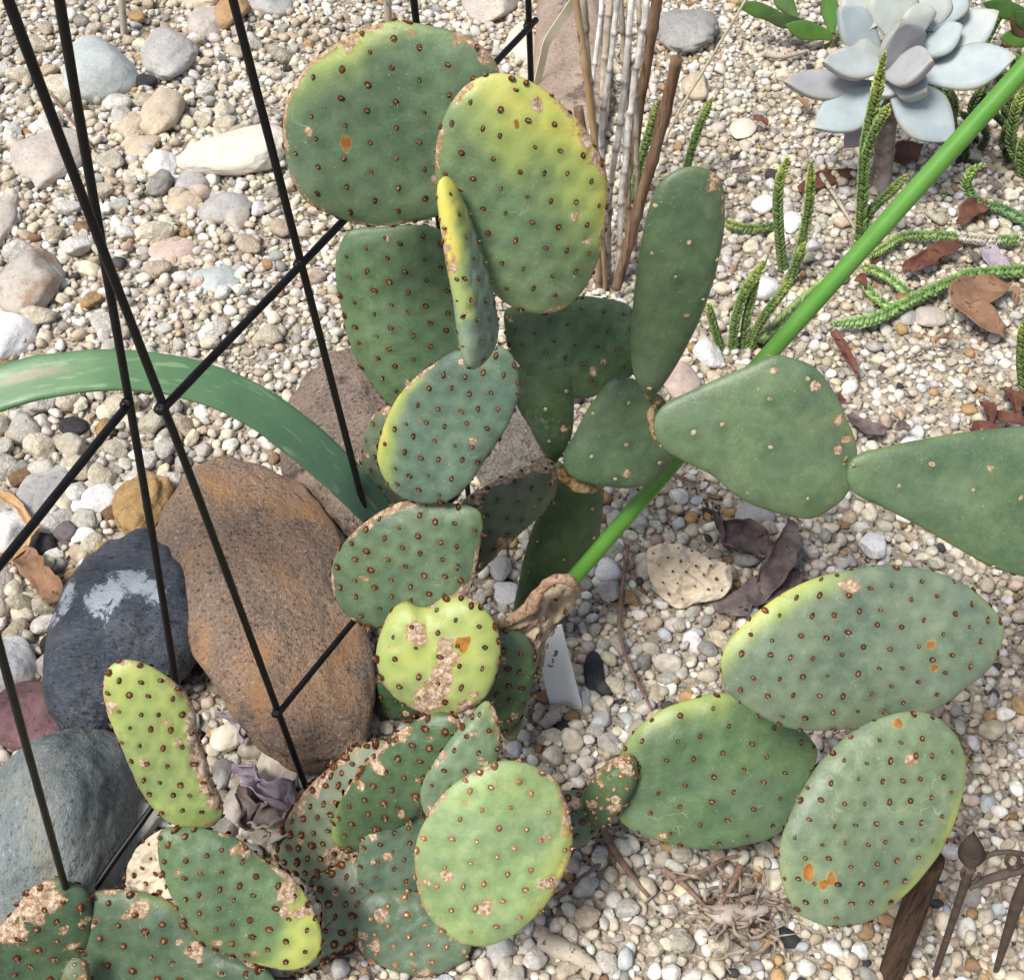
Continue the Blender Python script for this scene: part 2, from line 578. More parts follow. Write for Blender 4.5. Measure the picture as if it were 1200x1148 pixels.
M_GREYGREEN = R("grey_green_stone", (0.17, 0.205, 0.205), (0.27, 0.285, 0.255), (0.115, 0.135, 0.145), 9, 260, (0.52, 0.66), (0.36, 0.30, 0.19), 0.8, 0.6, 0.6, (1.6, 0.7, 1), 0.3)
M_PURPLE = R("purple_stone", (0.16, 0.085, 0.095), (0.25, 0.15, 0.145), None, 18, 240, speck=0.4)
M_OCHRE = R("ochre_stone", (0.36, 0.225, 0.095), (0.47, 0.31, 0.145), (0.25, 0.15, 0.06), 30, 300, speck=0.45, bump=0.8, bdist=0.002)
M_BLUEGREY = R("blue_grey_stone", (0.40, 0.44, 0.43), (0.50, 0.53, 0.49), (0.33, 0.36, 0.37), 14, 230, speck=0.25)
M_GREY = R("grey_stone", (0.36, 0.345, 0.325), (0.47, 0.455, 0.43), (0.27, 0.255, 0.24), 18, 230, speck=0.3)
M_GREYD = R("dim_grey_stone", (0.27, 0.26, 0.245), (0.36, 0.35, 0.33), (0.2, 0.19, 0.18), 18, 230, speck=0.3)
M_WARMGREY = R("warm_grey_stone", (0.43, 0.385, 0.335), (0.53, 0.475, 0.41), (0.34, 0.28, 0.23), 18, 230, speck=0.3)
M_TAN = R("tan_stone", (0.47, 0.385, 0.275), (0.58, 0.495, 0.375), (0.38, 0.29, 0.19), 20, 230, speck=0.3)
M_CREAM = R("cream_stone", (0.64, 0.575, 0.455), (0.74, 0.685, 0.565), (0.55, 0.46, 0.33), 16, 230, speck=0.2)
M_IVORY = R("ivory_stone", (0.66, 0.61, 0.49), (0.73, 0.68, 0.57), (0.62, 0.52, 0.36), 16, 200, (0.62, 0.75), speck=0.15, bump=0.35)
M_WHITE = R("white_stone", (0.70, 0.69, 0.67), (0.80, 0.79, 0.77), (0.58, 0.56, 0.52), 22, 330, speck=0.35, bump=0.6)
M_PINK = R("pink_stone", (0.50, 0.385, 0.325), (0.58, 0.46, 0.39), None, 20, 230, speck=0.3)
M_ORANGE = R("orange_stone", (0.36, 0.22, 0.11), (0.46, 0.30, 0.16), None, 20, 230, speck=0.3)
M_BLACK = R("black_chip", (0.022, 0.024, 0.028), (0.04, 0.042, 0.048), None, 30, 300, rough=0.5, speck=0.3)
M_GRIT = R("gritty_sandstone", (0.30, 0.265, 0.22), (0.40, 0.36, 0.30), (0.22, 0.19, 0.16), 40, 420, (0.5, 0.62), None, 1.0, 0.95, 0.9, bdist=0.004)
M_CLAY = R("clay_rock", (0.33, 0.25, 0.19), (0.43, 0.335, 0.26), (0.16, 0.12, 0.095), 9, 220, (0.56, 0.66), None, 0.7, 0.9, 0.4, bdist=0.003)

rock("boulder", "large rust-brown granite boulder beside the dark slate stone", "boulder", (180, 528, 450, 888), M_BROWN, 0.66, 0.30, 11, 9, 6, 0.065, 2.4, 5, 0.0, shear=-0.55)
rock("boulder", "mottled brown boulder behind the arching green leaf", "boulder", (328, 408, 490, 640), M_BROWN2, 0.7, 0.25, 23, 11, 9, 0.08, 2.2, 5)
rock("boulder", "dark blue-black slate boulder with white mineral patches", "boulder", (62, 626, 248, 858), M_SLATE, 0.95, 0.2, 33, 9, 6.5, 0.06, 2.0, 5, 0.0)
rock("boulder", "smooth grey-green boulder below the purple stone", "boulder", (-50, 838, 156, 1095), M_GREYGREEN, 0.9, 0.25, 44, 9, 9, 0.05, 1.6, 5)
rock("stone", "purple speckled stone on top of the grey-green boulder's edge", "stone", (-15, 798, 82, 880), M_PURPLE, 0.8, 0.25, 52)
rock("stone", "lumpy ochre stone at the top of the slate boulder", "stone", (135, 553, 208, 640), M_OCHRE, 0.8, 0.25, 63, 9, 7, 0.12, 3.0)
rock("stone", "pitted light grey stone under the slanting trellis rung", "stone", (18, 545, 82, 625), M_GREY, 0.6, 0.3, 71, 11, 9, 0.07)
rock("stone", "smooth pale blue-grey cobble between the trellis uprights", "stone", (72, 48, 165, 118), M_BLUEGREY, 0.7, 0.32, 82, 10, 6, 0.03)
rock("stone", "blue-grey stone with a hollow beside the blue-grey cobble", "stone", (162, 36, 232, 92), M_GREY, 0.7, 0.3, 93, 10, 7, 0.08)
rock("stone", "long ivory flint lying beside the trellis upright", "stone", (213, 146, 338, 210), M_IVORY, 0.7, 0.2, 105, 9, 9, 0.07, 1.8, 5, 0.0, boxy=0.55, slope=0.45)
rock("stone", "blocky tan stone near the long ivory flint", "stone", (162, 106, 214, 162), M_TAN, 0.8, 0.28, 116, 9, 14, 0.04)
rock("stone", "flat grey stone behind the crossing trellis uprights", "stone", (14, 152, 102, 222), M_WARMGREY, 0.6, 0.3, 127, 9, 12, 0.04)
rock("stone", "grey pebble below the flat grey stone by the gravel edge", "stone", (-14, 222, 22, 296), M_WARMGREY, 0.7, 0.3, 138)
rock("stone", "three-sided warm grey stone with a rusty face", "stone", (0, 290, 74, 374), R("rusty_grey_stone", (0.43, 0.39, 0.34), (0.5, 0.45, 0.39), (0.36, 0.24, 0.16), 12, 230, (0.5, 0.62), speck=0.3), 0.8, 0.25, 149, 7, 16, 0.05)
rock("stone", "long white stone above the arching green leaf", "stone", (-18, 360, 42, 424), M_WHITE, 0.6, 0.25, 152, 9, 9, 0.04, 2, 4, 0.8)
rock("stone", "rough pale stone above the rounded lilac-grey pebble", "stone", (170, 174, 210, 216), M_WHITE, 0.8, 0.3, 163, 11, 9, 0.09)
rock("stone", "rounded lilac-grey pebble beside the long ivory flint", "stone", (204, 198, 246, 232), M_GREY, 0.8, 0.3, 174, 10, 6, 0.03)
rock("stone", "oval grey stone below the rounded lilac-grey pebble", "stone", (234, 222, 296, 264), M_GREY, 0.7, 0.28, 185, 9, 6, 0.04)
rock("stone", "small grey stone touching the oval grey stone", "stone", (260, 243, 292, 274), M_WARMGREY, 0.7, 0.28, 187, 9, 6, 0.04)
rock("stone", "brownish stone left of the oval grey stone's end", "stone", (196, 226, 238, 254), M_TAN, 0.7, 0.28, 188, 9, 9, 0.07)
rock("stone", "flat pink stone lying in the pale gravel", "stone", (174, 280, 230, 314), M_PINK, 0.5, 0.35, 196, 9, 6, 0.03)
rock("stone", "grey-green stone half buried beneath the flat pink stone", "stone", (224, 308, 282, 346), M_BLUEGREY, 0.5, 0.4, 207, 9, 7, 0.05)
rock("stone", "knobbly tan stone beside the blocky tan stone", "stone", (136, 130, 176, 166), M_TAN, 0.7, 0.3, 218, 10, 8, 0.1)
rock("stone", "cracked tan stone beneath the knobbly tan stone", "stone", (140, 158, 188, 188), M_TAN, 0.6, 0.3, 219, 10, 12, 0.06)
rock("stone", "orange-brown stone at the foot of the far trellis upright", "stone", (252, -8, 294, 38), M_ORANGE, 0.8, 0.3, 229)
rock("stone", "smooth grey stone beside the orange-brown stone", "stone", (292, -24, 344, 24), M_GREY, 0.7, 0.3, 230, 9, 6, 0.03)
rock("stone", "pale oval stone with a dark fold near the orange-brown stone", "stone", (220, 10, 268, 46), M_WARMGREY, 0.7, 0.3, 231)
rock("stone", "wide tan stone above the pale oval stone", "stone", (214, -22, 264, 16), M_TAN, 0.7, 0.3, 232)
rock("stone", "flat grey stone between the two far trellis uprights", "stone", (540, -30, 612, 28), M_WARMGREY, 0.6, 0.3, 241, 8, 14, 0.03)
rock("stone", "pale cream stone below the end of the upper trellis rung", "stone", (592, 30, 636, 82), M_CREAM, 0.6, 0.3, 242, 8, 12, 0.04)
rock("stone", "clay-coloured rock behind the dead white stems", "rock", (622, -70, 712, 182), M_CLAY, 0.55, 0.35, 253, 9, 8, 0.08)
rock("stone", "long rough grey stone beside the dark brown cane", "stone", (768, 8, 842, 60), M_GREYD, 0.7, 0.25, 264, 10, 9, 0.1)
rock("stone", "blocky tan pebble under the thin straw", "stone", (798, 82, 832, 114), M_TAN, 0.8, 0.25, 275, 8, 12, 0.04)
rock("stone", "pink-cream stone showing between the smooth cactus pads", "stone", (776, 424, 822, 470), M_PINK, 0.6, 0.25, 286, 8, 12, 0.04)
rock("stone", "white round stone at the foot of the scaly green stems", "stone", (812, 396, 848, 434), M_WHITE, 0.8, 0.25, 297)
rock("stone", "gritty sandstone lump behind the brown-topped pad", "stone", (545, 440, 668, 580), M_GRIT, 0.5, 0.3, 301, 10, 8, 0.08, 2.5, 5)
rock("stone", "cream block of stone wedged at the foot of the trellis upright", "stone", (298, 862, 352, 928), M_CREAM, 0.9, 0.2, 312, 8, 14, 0.05)
rock("stone", "white stone resting above the purple stone", "stone", (-30, 742, 44, 812), M_WHITE, 0.8, 0.25, 323, 8, 9, 0.04)
rock("stone", "tan egg-shaped pebble between slate and purple stone", "stone", (50, 782, 97, 836), M_TAN, 0.8, 0.25, 334, 9, 6, 0.03)
rock("stone", "white pitted pebble touching the ochre stone", "stone", (97, 566, 137, 608), M_WHITE, 0.8, 0.25, 345, 10, 9, 0.05)
rock("stone", "small white angular stone beside the white pitted pebble", "stone", (74, 584, 100, 612), M_WHITE, 0.8, 0.25, 346, 8, 14, 0.05)
rock("stone", "white pebble resting against the slate boulder's crown", "stone", (88, 616, 116, 640), M_WHITE, 0.8, 0.2, 347, 9, 11, 0.05)
rock("stone", "dusky violet stone beside the slate boulder", "stone", (60, 610, 92, 640), R("violet_stone", (0.13, 0.11, 0.115), (0.18, 0.155, 0.155), None, 20, 230), 0.8, 0.25, 348)
rock("stone", "pale stone at the left edge below the dried husk strip", "stone", (-26, 600, 30, 648), M_WHITE, 0.7, 0.25, 349, 9, 8, 0.04)
rock("stone", "smooth grey pebble in front of the smooth cactus joint", "stone", (856, 634, 894, 668), M_GREYD, 0.8, 0.25, 356, 9, 5, 0.02)
rock("stone", "grey humped stone above the dried purple leaf", "stone", (860, 586, 908, 618), M_GREY, 0.7, 0.25, 357, 9, 6, 0.04)
rock("stone", "round white pebble beside the bright green stalk", "stone", (697, 652, 729, 684), M_WHITE, 0.8, 0.22, 367, 11, 7, 0.03)
rock("stone", "round pitted grey pebble below the round white pebble", "stone", (699, 680, 727, 706), M_GREY, 0.8, 0.25, 368, 11, 8, 0.05)
rock("stone", "white angular stone between the two lowest joints", "stone", (1006, 624, 1040, 656), M_WHITE, 0.8, 0.25, 378, 9, 10, 0.05)
rock("stone", "black slate chip beside the white plant tag", "stone", (684, 762, 708, 812), M_BLACK, 0.5, 0.2, 389, 6, 22, 0.03)
rock("stone", "black chip below the white plant tag's corner", "stone", (648, 838, 672, 872), M_BLACK, 0.5, 0.25, 390, 6, 22, 0.03)
rock("stone", "smooth lilac-grey stone under the big light green pad", "stone", (570, 1086, 606, 1134), M_GREY, 0.7, 0.25, 401, 9, 6, 0.03)
rock("stone", "white flat stone in the gravel beside the brown pad", "stone", (578, 680, 610, 706), M_WHITE, 0.6, 0.25, 412, 7, 14, 0.04)
rock("stone", "light grey angular stone under the brown-topped pad", "stone", (574, 648, 600, 682), M_GREY, 0.8, 0.25, 413, 7, 14, 0.05)
rock("stone", "grey cobble behind the yellow-green pad", "stone", (245, 888, 272, 926), M_GREYD, 0.8, 0.25, 424, 9, 7, 0.04)
rock("stone", "pale stone right of the yellow-green pad's base", "stone", (255, 920, 296, 968), M_WARMGREY, 0.8, 0.25, 425, 9, 7, 0.05)
rock("stone", "grey stone behind the lowest trellis rung", "stone", (142, 930, 192, 990), M_GREY, 0.7, 0.25, 436, 8, 9, 0.05)
rock("stone", "dark grey stone leaning on the grey-green boulder", "stone", (128, 866, 166, 902), M_GREYD, 0.7, 0.25, 437, 8, 9, 0.05)
rock("stone", "cream pebble behind the yellow-green pad's stem scar", "stone", (246, 848, 284, 882), M_CREAM, 0.8, 0.25, 438, 8, 8, 0.05)
rock("stone", "grey oval pebble lying under the green chain stem", "stone", (1050, 360, 1076, 380), M_GREY, 0.7, 0.25, 449, 9, 5, 0.02)
rock("stone", "pale oval pebble beside the brown curled leaf", "stone", (1072, 358, 1108, 382), M_WARMGREY, 0.7, 0.25, 450, 9, 5, 0.02)
rock("stone", "white pebble under the two-pronged scaly stems", "stone", (880, 320, 914, 352), M_WHITE, 0.7, 0.25, 451, 9, 7, 0.03)
rock("stone", "white pebble beside the smooth upright pad", "stone", (880, 228, 910, 250), M_WHITE, 0.7, 0.25, 452, 9, 8, 0.04)
rock("stone", "grey-white pebble between the upright scaly stems", "stone", (918, 248, 942, 272), M_WHITE, 0.7, 0.25, 453, 9, 8, 0.04)
rock("stone", "cream stone near the rosette's lowest leaf", "stone", (855, 140, 888, 162), M_CREAM, 0.7, 0.25, 454, 9, 8, 0.04)

# ------------------------------------------------------------------ gravel
PAL = dict(
    cream=(0.70, 0.635, 0.50), white=(0.78, 0.755, 0.70), lgrey=(0.60, 0.575, 0.515), grey=(0.39, 0.375, 0.345), tan=(0.56, 0.475, 0.36),
    ochre=(0.46, 0.30, 0.15), brown=(0.27, 0.17, 0.10), dark=(0.06, 0.06, 0.066), olive=(0.56, 0.525, 0.42), pink=(0.50, 0.41, 0.34), blue=(0.55, 0.575, 0.59))
PKEYS = list(PAL)
MIX_PALE = dict(cream=34, white=26, lgrey=16, grey=5, tan=13, ochre=2, brown=1, dark=1.2, olive=4, pink=0.7, blue=1)
MIX_ROUND = dict(cream=22, white=15, lgrey=22, grey=10, tan=9, ochre=4, brown=2.5, dark=2, olive=15, pink=1, blue=4)
MIX_WARM = dict(cream=26, white=17, lgrey=10, grey=5, tan=24, ochre=8, brown=2, dark=2.5, olive=4, pink=4, blue=2)
MIX_LEFT = dict(cream=20, white=20, lgrey=18, grey=12, tan=10, ochre=3, brown=2, dark=3, olive=12, pink=1, blue=3)

# beds of gravel: (centre x, y, radius x, y, size factor, palette)
BEDS = []
def bed(px, py, rx, ry, size, mixn):
    c = W(px, py)
    BEDS.append((c[0], c[1], rx, ry, size, mixn))
bed(760, 760, 0.22, 0.22, 1.32, MIX_ROUND)
bed(720, 1020, 0.16, 0.12, 1.18, MIX_ROUND)
bed(80, 640, 0.20, 0.22, 1.6, MIX_LEFT)
bed(40, 850, 0.2, 0.2, 1.4, MIX_LEFT)
bed(1120, 1000, 0.22, 0.22, 1.12, MIX_WARM)
bed(930, 470, 0.25, 0.14, 1.25, MIX_PALE)
bed(330, 420, 0.22, 0.16, 1.15, MIX_PALE)
bed(180, 170, 0.45, 0.35, 1.45, MIX_PALE)
bed(420, 20, 0.30, 0.25, 1.35, MIX_PALE)
bed(900, 150, 0.35, 0.4, 1.2, MIX_PALE)
bed(1100, 420, 0.25, 0.2, 1.1, MIX_PALE)

def bed_at(x, y):
    wsum, s, best, bw = 0.15, 0.15 * 1.1, MIX_PALE, 0.0
    for (cx, cy, rx, ry, size, mx) in BEDS:
        w = math.exp(-(((x - cx) / rx) ** 2 + ((y - cy) / ry) ** 2))
        wsum += w
        s += w * size
        if w * random.uniform(0.6, 1.4) > bw:
            best, bw = mx, w
    return s / wsum, best

def build_gravel():
    random.seed(5)
    g = np.random.default_rng(5)
    cell = 0.02
    grid = {}
    placed = []
    def visible(x, y):
        q = np.array((x, y, 0.0)) - CAM
        d = q @ FWD
        u, v = 600 + F * q[0] / d, 574 - F * (q @ UP) / d
        return -130 < u < 1330 and -110 < v < 1290
    def free(x, y, r, k):
        ci, cj = int(x // cell), int(y // cell)
        for i in range(ci - 2, ci + 3):
            for j in range(cj - 2, cj + 3):
                for (a, b, c) in grid.get((i, j), ()):
                    if (a - x) ** 2 + (b - y) ** 2 < (k * (c + r)) ** 2:
                        return False
        return True
    feet = [(x, y, rx * 0.66, ry * 0.66) for (x, y, rx, ry) in ROCK_FOOT]
    def blocked(x, y):
        for (a, b, rx, ry) in feet:
            if ((x - a) / rx) ** 2 + ((y - b) / ry) ** 2 < 1:
                return True
        return False
    # size classes, largest first: radius before the bed's size factor, number of throws, packing
    for (r0, r1, tries, k) in ((0.0062, 0.0088, 900, 0.95), (0.0045, 0.0064, 12000, 0.86), (0.0032, 0.0046, 34000, 0.80), (0.0021, 0.0032, 46000, 0.76)):
        for _ in range(tries):
            y = random.uniform(0.26, 2.15)
            half = 0.16 + 0.48 * (y + 0.35)
            x = random.uniform(-half, half)
            if not visible(x, y) or blocked(x, y):
                continue
            s, mx = bed_at(x, y)
            r = random.uniform(r0, r1) * s
            if free(x, y, r, k):
                grid.setdefault((int(x // cell), int(y // cell)), []).append((x, y, r))
                placed.append((x, y, r, mx, 0.0))
    # a loose top layer lying on the others
    base = list(placed)
    for (x, y, r, mx, _) in random.sample(base, len(base) // 9):
        a = random.uniform(0, 6.28)
        s, mx = bed_at(x, y)
        placed.append((x + math.cos(a) * r, y + math.sin(a) * r, random.uniform(0.0028, 0.0052) * s, mx, r * 0.9))
    n = len(placed)
    arr = np.array([(p[0], p[1], p[2], p[4]) for p in placed])
    col = np.array([PAL[random.choices(PKEYS, [p[3][k] for k in PKEYS])[0]] for p in placed])
    col = col * g.uniform(0.82, 1.12, (n, 1)) * g.uniform(0.96, 1.04, (n, 3))
    zg = und(arr[:, 0], arr[:, 1])
    nvar = 28
    for lvl in (0, 1, 2):
        pass
    big = arr[:, 2] > 0.0078
    small = arr[:, 2] < 0.0034
    classes = [(1, small, 0), (1, ~big & ~small, 0), (2, big, 0)]
    Vs, Fs, Cs, Sm, off = [], [], [], [], 0
    for (sub, msk, _) in ((0, arr[:, 2] < 0.0027, 0), (1, (arr[:, 2] >= 0.0027) & ~big, 0), (2, big, 0)):
        idx = np.nonzero(msk)[0]
        if not len(idx):
            continue
        shapes = [stone_shape(sub, 1000 + i, 7 + i % 5, (9, 15, 22)[i % 3], 0.05 + 0.05 * (i % 3), 2.0, 2) for i in range(nvar)]
        which = g.integers(0, nvar, len(idx))
        for v in range(nvar):
            ii = idx[which == v]
            if not len(ii):
                continue
            P, Fc = shapes[v]
            m = len(ii)
            el = np.stack([g.uniform(1.0, 1.3, m), g.uniform(0.78, 1.0, m), g.uniform(0.58, 0.9, m)], 1)
            Q = P[None] * el[:, None, :] * arr[ii, 2][:, None, None]
            tx, ty, tz = g.normal(0, 0.35, m), g.normal(0, 0.35, m), g.uniform(0, 6.283, m)
            c, s = np.cos(tx)[:, None], np.sin(tx)[:, None]
            Q = np.stack([Q[..., 0], Q[..., 1] * c - Q[..., 2] * s, Q[..., 1] * s + Q[..., 2] * c], -1)
            c, s = np.cos(ty)[:, None], np.sin(ty)[:, None]
            Q = np.stack([Q[..., 0] * c + Q[..., 2] * s, Q[..., 1], -Q[..., 0] * s + Q[..., 2] * c], -1)
            c, s = np.cos(tz)[:, None], np.sin(tz)[:, None]
            Q = np.stack([Q[..., 0] * c - Q[..., 1] * s, Q[..., 0] * s + Q[..., 1] * c, Q[..., 2]], -1)
            rz = el[:, 2] * arr[ii, 2]
            pos = np.stack([arr[ii, 0], arr[ii, 1], zg[ii] + rz * g.uniform(0.15, 0.75, m) + arr[ii, 3]], 1)
            Q = Q + pos[:, None, :]
            nvv = len(P)
            Vs.append(Q.reshape(-1, 3))
            Fs.append((Fc[None] + (np.arange(m) * nvv)[:, None, None]).reshape(-1, 3) + off)
            Cs.append(np.repeat(col[ii], nvv, axis=0))
            Sm.append(np.full(m * len(Fc), sub > 0 and v % 4 != 0))
            off += m * nvv
    V, Fa, C = np.concatenate(Vs), np.concatenate(Fs), np.concatenate(Cs)
    me = mesh_of("gravel", V, Fa.astype(np.int32))
    me.polygons.foreach_set("use_smooth", np.concatenate(Sm))
    cattr(me, "col", C)
    o = link("gravel", me, M_GRAVEL)
    tag(o, "loose pale gravel of mixed cream, grey and tan pebbles covering the ground", "gravel", None, "stuff")
    print("GRAVEL", n, "tris", len(Fa))
build_gravel()

# ------------------------------------------------------------------ single loose pebbles
def loose_pebbles(px_box, count, size, mixn, label, group, seed, avoid=0.010):
    random.seed(seed)
    g = np.random.default_rng(seed)
    shapes = {}
    done = []
    tries = 0
    while len(done) < count and tries < 4000:
        tries += 1
        px, py = random.uniform(px_box[0], px_box[2]), random.uniform(px_box[1], px_box[3])
        c = W(px, py, 0.004)
        r = random.uniform(*size)
        if any(((c[0] - a) / rx) ** 2 + ((c[1] - b) / ry) ** 2 < 0.95 for (a, b, rx, ry) in ROCK_FOOT):
            continue
        if any((c[0] - a) ** 2 + (c[1] - b) ** 2 < (0.9 * (r + q)) ** 2 for (a, b, q) in done):
            continue
        done.append((c[0], c[1], r))
        key = random.choices(PKEYS, [mixn[k] for k in PKEYS])[0]
        i = random.randrange(8)
        mk = (key, i)
        if mk not in shapes:
            P, Fc = stone_shape(3, 500 + i + seed * 10, 9 + i % 4, (6, 9, 13)[i % 3], 0.06, 2.2, 4)
            P = P * np.array((1.2, 0.95, 0.72))
            me = mesh_of("loose_pebble", P, Fc)
            cattr(me, "col", np.tile(np.array(PAL[key]) * random.uniform(0.9, 1.08), (len(P), 1)))
            me.materials.append(M_GRAVEL_BIG)
            shapes[mk] = me
        o = bpy.data.objects.new("loose_pebble", shapes[mk])
        COL.objects.link(o)
        z = float(und(np.array([c[0]]), np.array([c[1]]))[0])
        o.location = (c[0], c[1], z + r * 0.55)
        o.scale = (r, r * random.uniform(0.85, 1.05), r)
        o.rotation_euler = (random.gauss(0, 0.3), random.gauss(0, 0.3), random.uniform(0, 6.28))
        word = dict(cream="cream", white="white", lgrey="light grey", grey="grey", tan="tan", ochre="ochre", brown="brown", dark="blackish", olive="olive-grey", pink="pinkish", blue="bluish")[key]
        tag(o, word + " " + label, "pebble", word + " " + group)

def make_big_pebble_mat():
    n = NT("pebble_stone", 0.85, 0.22)
    base = n.attr("col", "Color")
    a = n.noise(2.2, 6, 0.65)
    c = n.mix(n.ramp(a, 0.3, 0.72), n.mix(1.0, base, (0.74, 0.71, 0.67), 'MULTIPLY'), n.mix(1.0, base, (1.1, 1.1, 1.1), 'MULTIPLY'))
    pit = n.ramp(n.noise(11, 3, 0.6), 0.66, 0.73)
    c = n.mix(n.math('MULTIPLY', pit, 0.6), c, (0.09, 0.08, 0.07))
    n.color(c)
    n.bump(n.math('ADD', n.noise(9, 5, 0.7), n.math('MULTIPLY', n.noise(3, 3, 0.6), 2.0)), 0.5, 0.06)
    return n.m
M_GRAVEL_BIG = make_big_pebble_mat()
loose_pebbles((0, 470, 215, 640), 34, (0.0095, 0.0155), MIX_LEFT, "thumb-sized angular pebble among the gravel above the slate boulder", "pebbles above the slate boulder", 3)
loose_pebbles((-10, 690, 130, 850), 14, (0.009, 0.015), MIX_LEFT, "thumb-sized pebble heaped beside slate and purple stones", "pebbles beside the purple stone", 4)
loose_pebbles((560, 640, 860, 880), 40, (0.0068, 0.0098), MIX_ROUND, "rounded pebble in the coarse gravel around the white plant tag", "pebbles around the plant tag", 6)
loose_pebbles((600, 980, 900, 1140), 26, (0.0064, 0.0095), MIX_ROUND, "rounded pebble in the gravel around the dried root tangle", "pebbles around the dried roots", 8)
loose_pebbles((0, 20, 330, 400), 46, (0.010, 0.018), MIX_PALE, "rounded pebble lying among the larger cobbles behind the trellis", "pebbles among the cobbles", 9)
loose_pebbles((235, 780, 370, 1010), 34, (0.008, 0.013), MIX_LEFT, "small pebble at the foot of the big granite boulder", "pebbles by the granite boulder", 10)

# ------------------------------------------------------------------ trellis (two hinged panels of black steel rod)
def build_trellis():
    base = W(350, 900, 0)
    t = thing("trellis", (base[0], base[1], 0), "black steel rod garden trellis standing over the boulders and cactus", "trellis")
    r = 0.0025
    YA = 0.500
    a_lo, a_mid = D(352, 905, YA), D(190, 475, YA)
    a_lo = a_lo - (a_mid - a_lo) * ((a_lo[2] + 0.03) / (a_mid[2] - a_lo[2]))
    def rod(name, p, q, ext=0.0, rad=r):
        p, q = np.array(p, float), np.array(q, float)
        q2 = q + (q - p) * ext
        k = np.linspace(0, 1, 9)[:, None]
        pp = p + (q2 - p) * k
        sd_ = int(abs(p[0]) * 1e4) % 97
        bow = 0.0011 * np.stack([vnoise(k @ np.array([[2.3, 0, 0]]) + sd_, 5 + j) for j in range(3)], 1) * np.sin(math.pi * k)
        V, Fc = tube_geo(pp + bow, rad, 10, 40, 0.05, 3)
        return obj(name, V, Fc, M_IRON, t)
    def weld(p):
        P, Fc = stone_shape(2, 77, 10, 8, 0.15, 3.0, 3)
        obj("weld_bead", P * np.array((0.0042, 0.0042, 0.0036)) + np.asarray(p), Fc, M_IRON, t)
    z1 = a_mid[2]
    e_top = W(628, 20, z1)
    rod("upright", a_lo, a_mid, 0.75)
    dirn = (e_top - a_mid)
    for (u, lo_px) in ((0.296, None), (0.64, None), (0.972, None)):
        m = a_mid + dirn * u
        lo = {0.296: D(412, 540, m[1]), 0.64: D(548, 570, m[1]), 0.972: D(624, 200, m[1])}[u]
        k = (lo[2] + 0.03) / (m[2] - lo[2])
        lo2 = lo - (m - lo) * k
        rod("upright", lo2, m, 0.8)
    off = np.array((0, -0.0045, 0))
    for u in (0.0, 0.296, 0.64, 0.972):
        weld(a_mid + dirn * u + off * 0.5)
    rod("rung", a_mid + off, e_top + off)
    a3 = D(325, 832, YA)
    e3 = W(410, 728, a3[2])
    weld(a3 + off * 0.5)
    rod("rung", a3 + off, e3 + (e3 - a3) * 2.0 + off)
    b_lo, b_mid = W(215, 850, 0.0915), W(150, 470, 0.425)
    k = (b_lo[2] + 0.03) / (b_mid[2] - b_lo[2])
    rod("upright", b_lo - (b_mid - b_lo) * k, b_mid, 0.75)
    f_lo, f_mid = W(75, 1035, 0.0915), D(0, 760, 0.39)
    k = (f_lo[2] + 0.03) / (f_mid[2] - f_lo[2])
    rod("upright", f_lo - (f_mid - f_lo) * k, f_mid, 1.0)
    b2 = W(0, 660, 0.425)
    weld(b_mid + off * 0.5)
    rod("rung", b_mid + off, b2, 0.9)
    p4, q4 = W(180, 942, 0.068), W(112, 1040, 0.045)
    rod("rung", p4 + (p4 - q4) * 0.9, q4, 0.12)
build_trellis()

# ------------------------------------------------------------------ prickly pear pads
GREEN = (0.098, 0.178, 0.078)
GREY = (0.112, 0.182, 0.108)
BLUE = (0.098, 0.170, 0.118)
DARK = (0.055, 0.112, 0.045)
SMOOTH = (0.085, 0.148, 0.068)
LIGHT = (0.235, 0.345, 0.125)
LIME = (0.36, 0.41, 0.115)
OLD = (0.135, 0.180, 0.110)
RUSTC, RUSTP = (0.085, 0.028, 0.013), (0.25, 0.145, 0.085)
PALEC, PALEP = (0.36, 0.29, 0.17), (0.50, 0.42, 0.27)
PAD_SEED = [100]

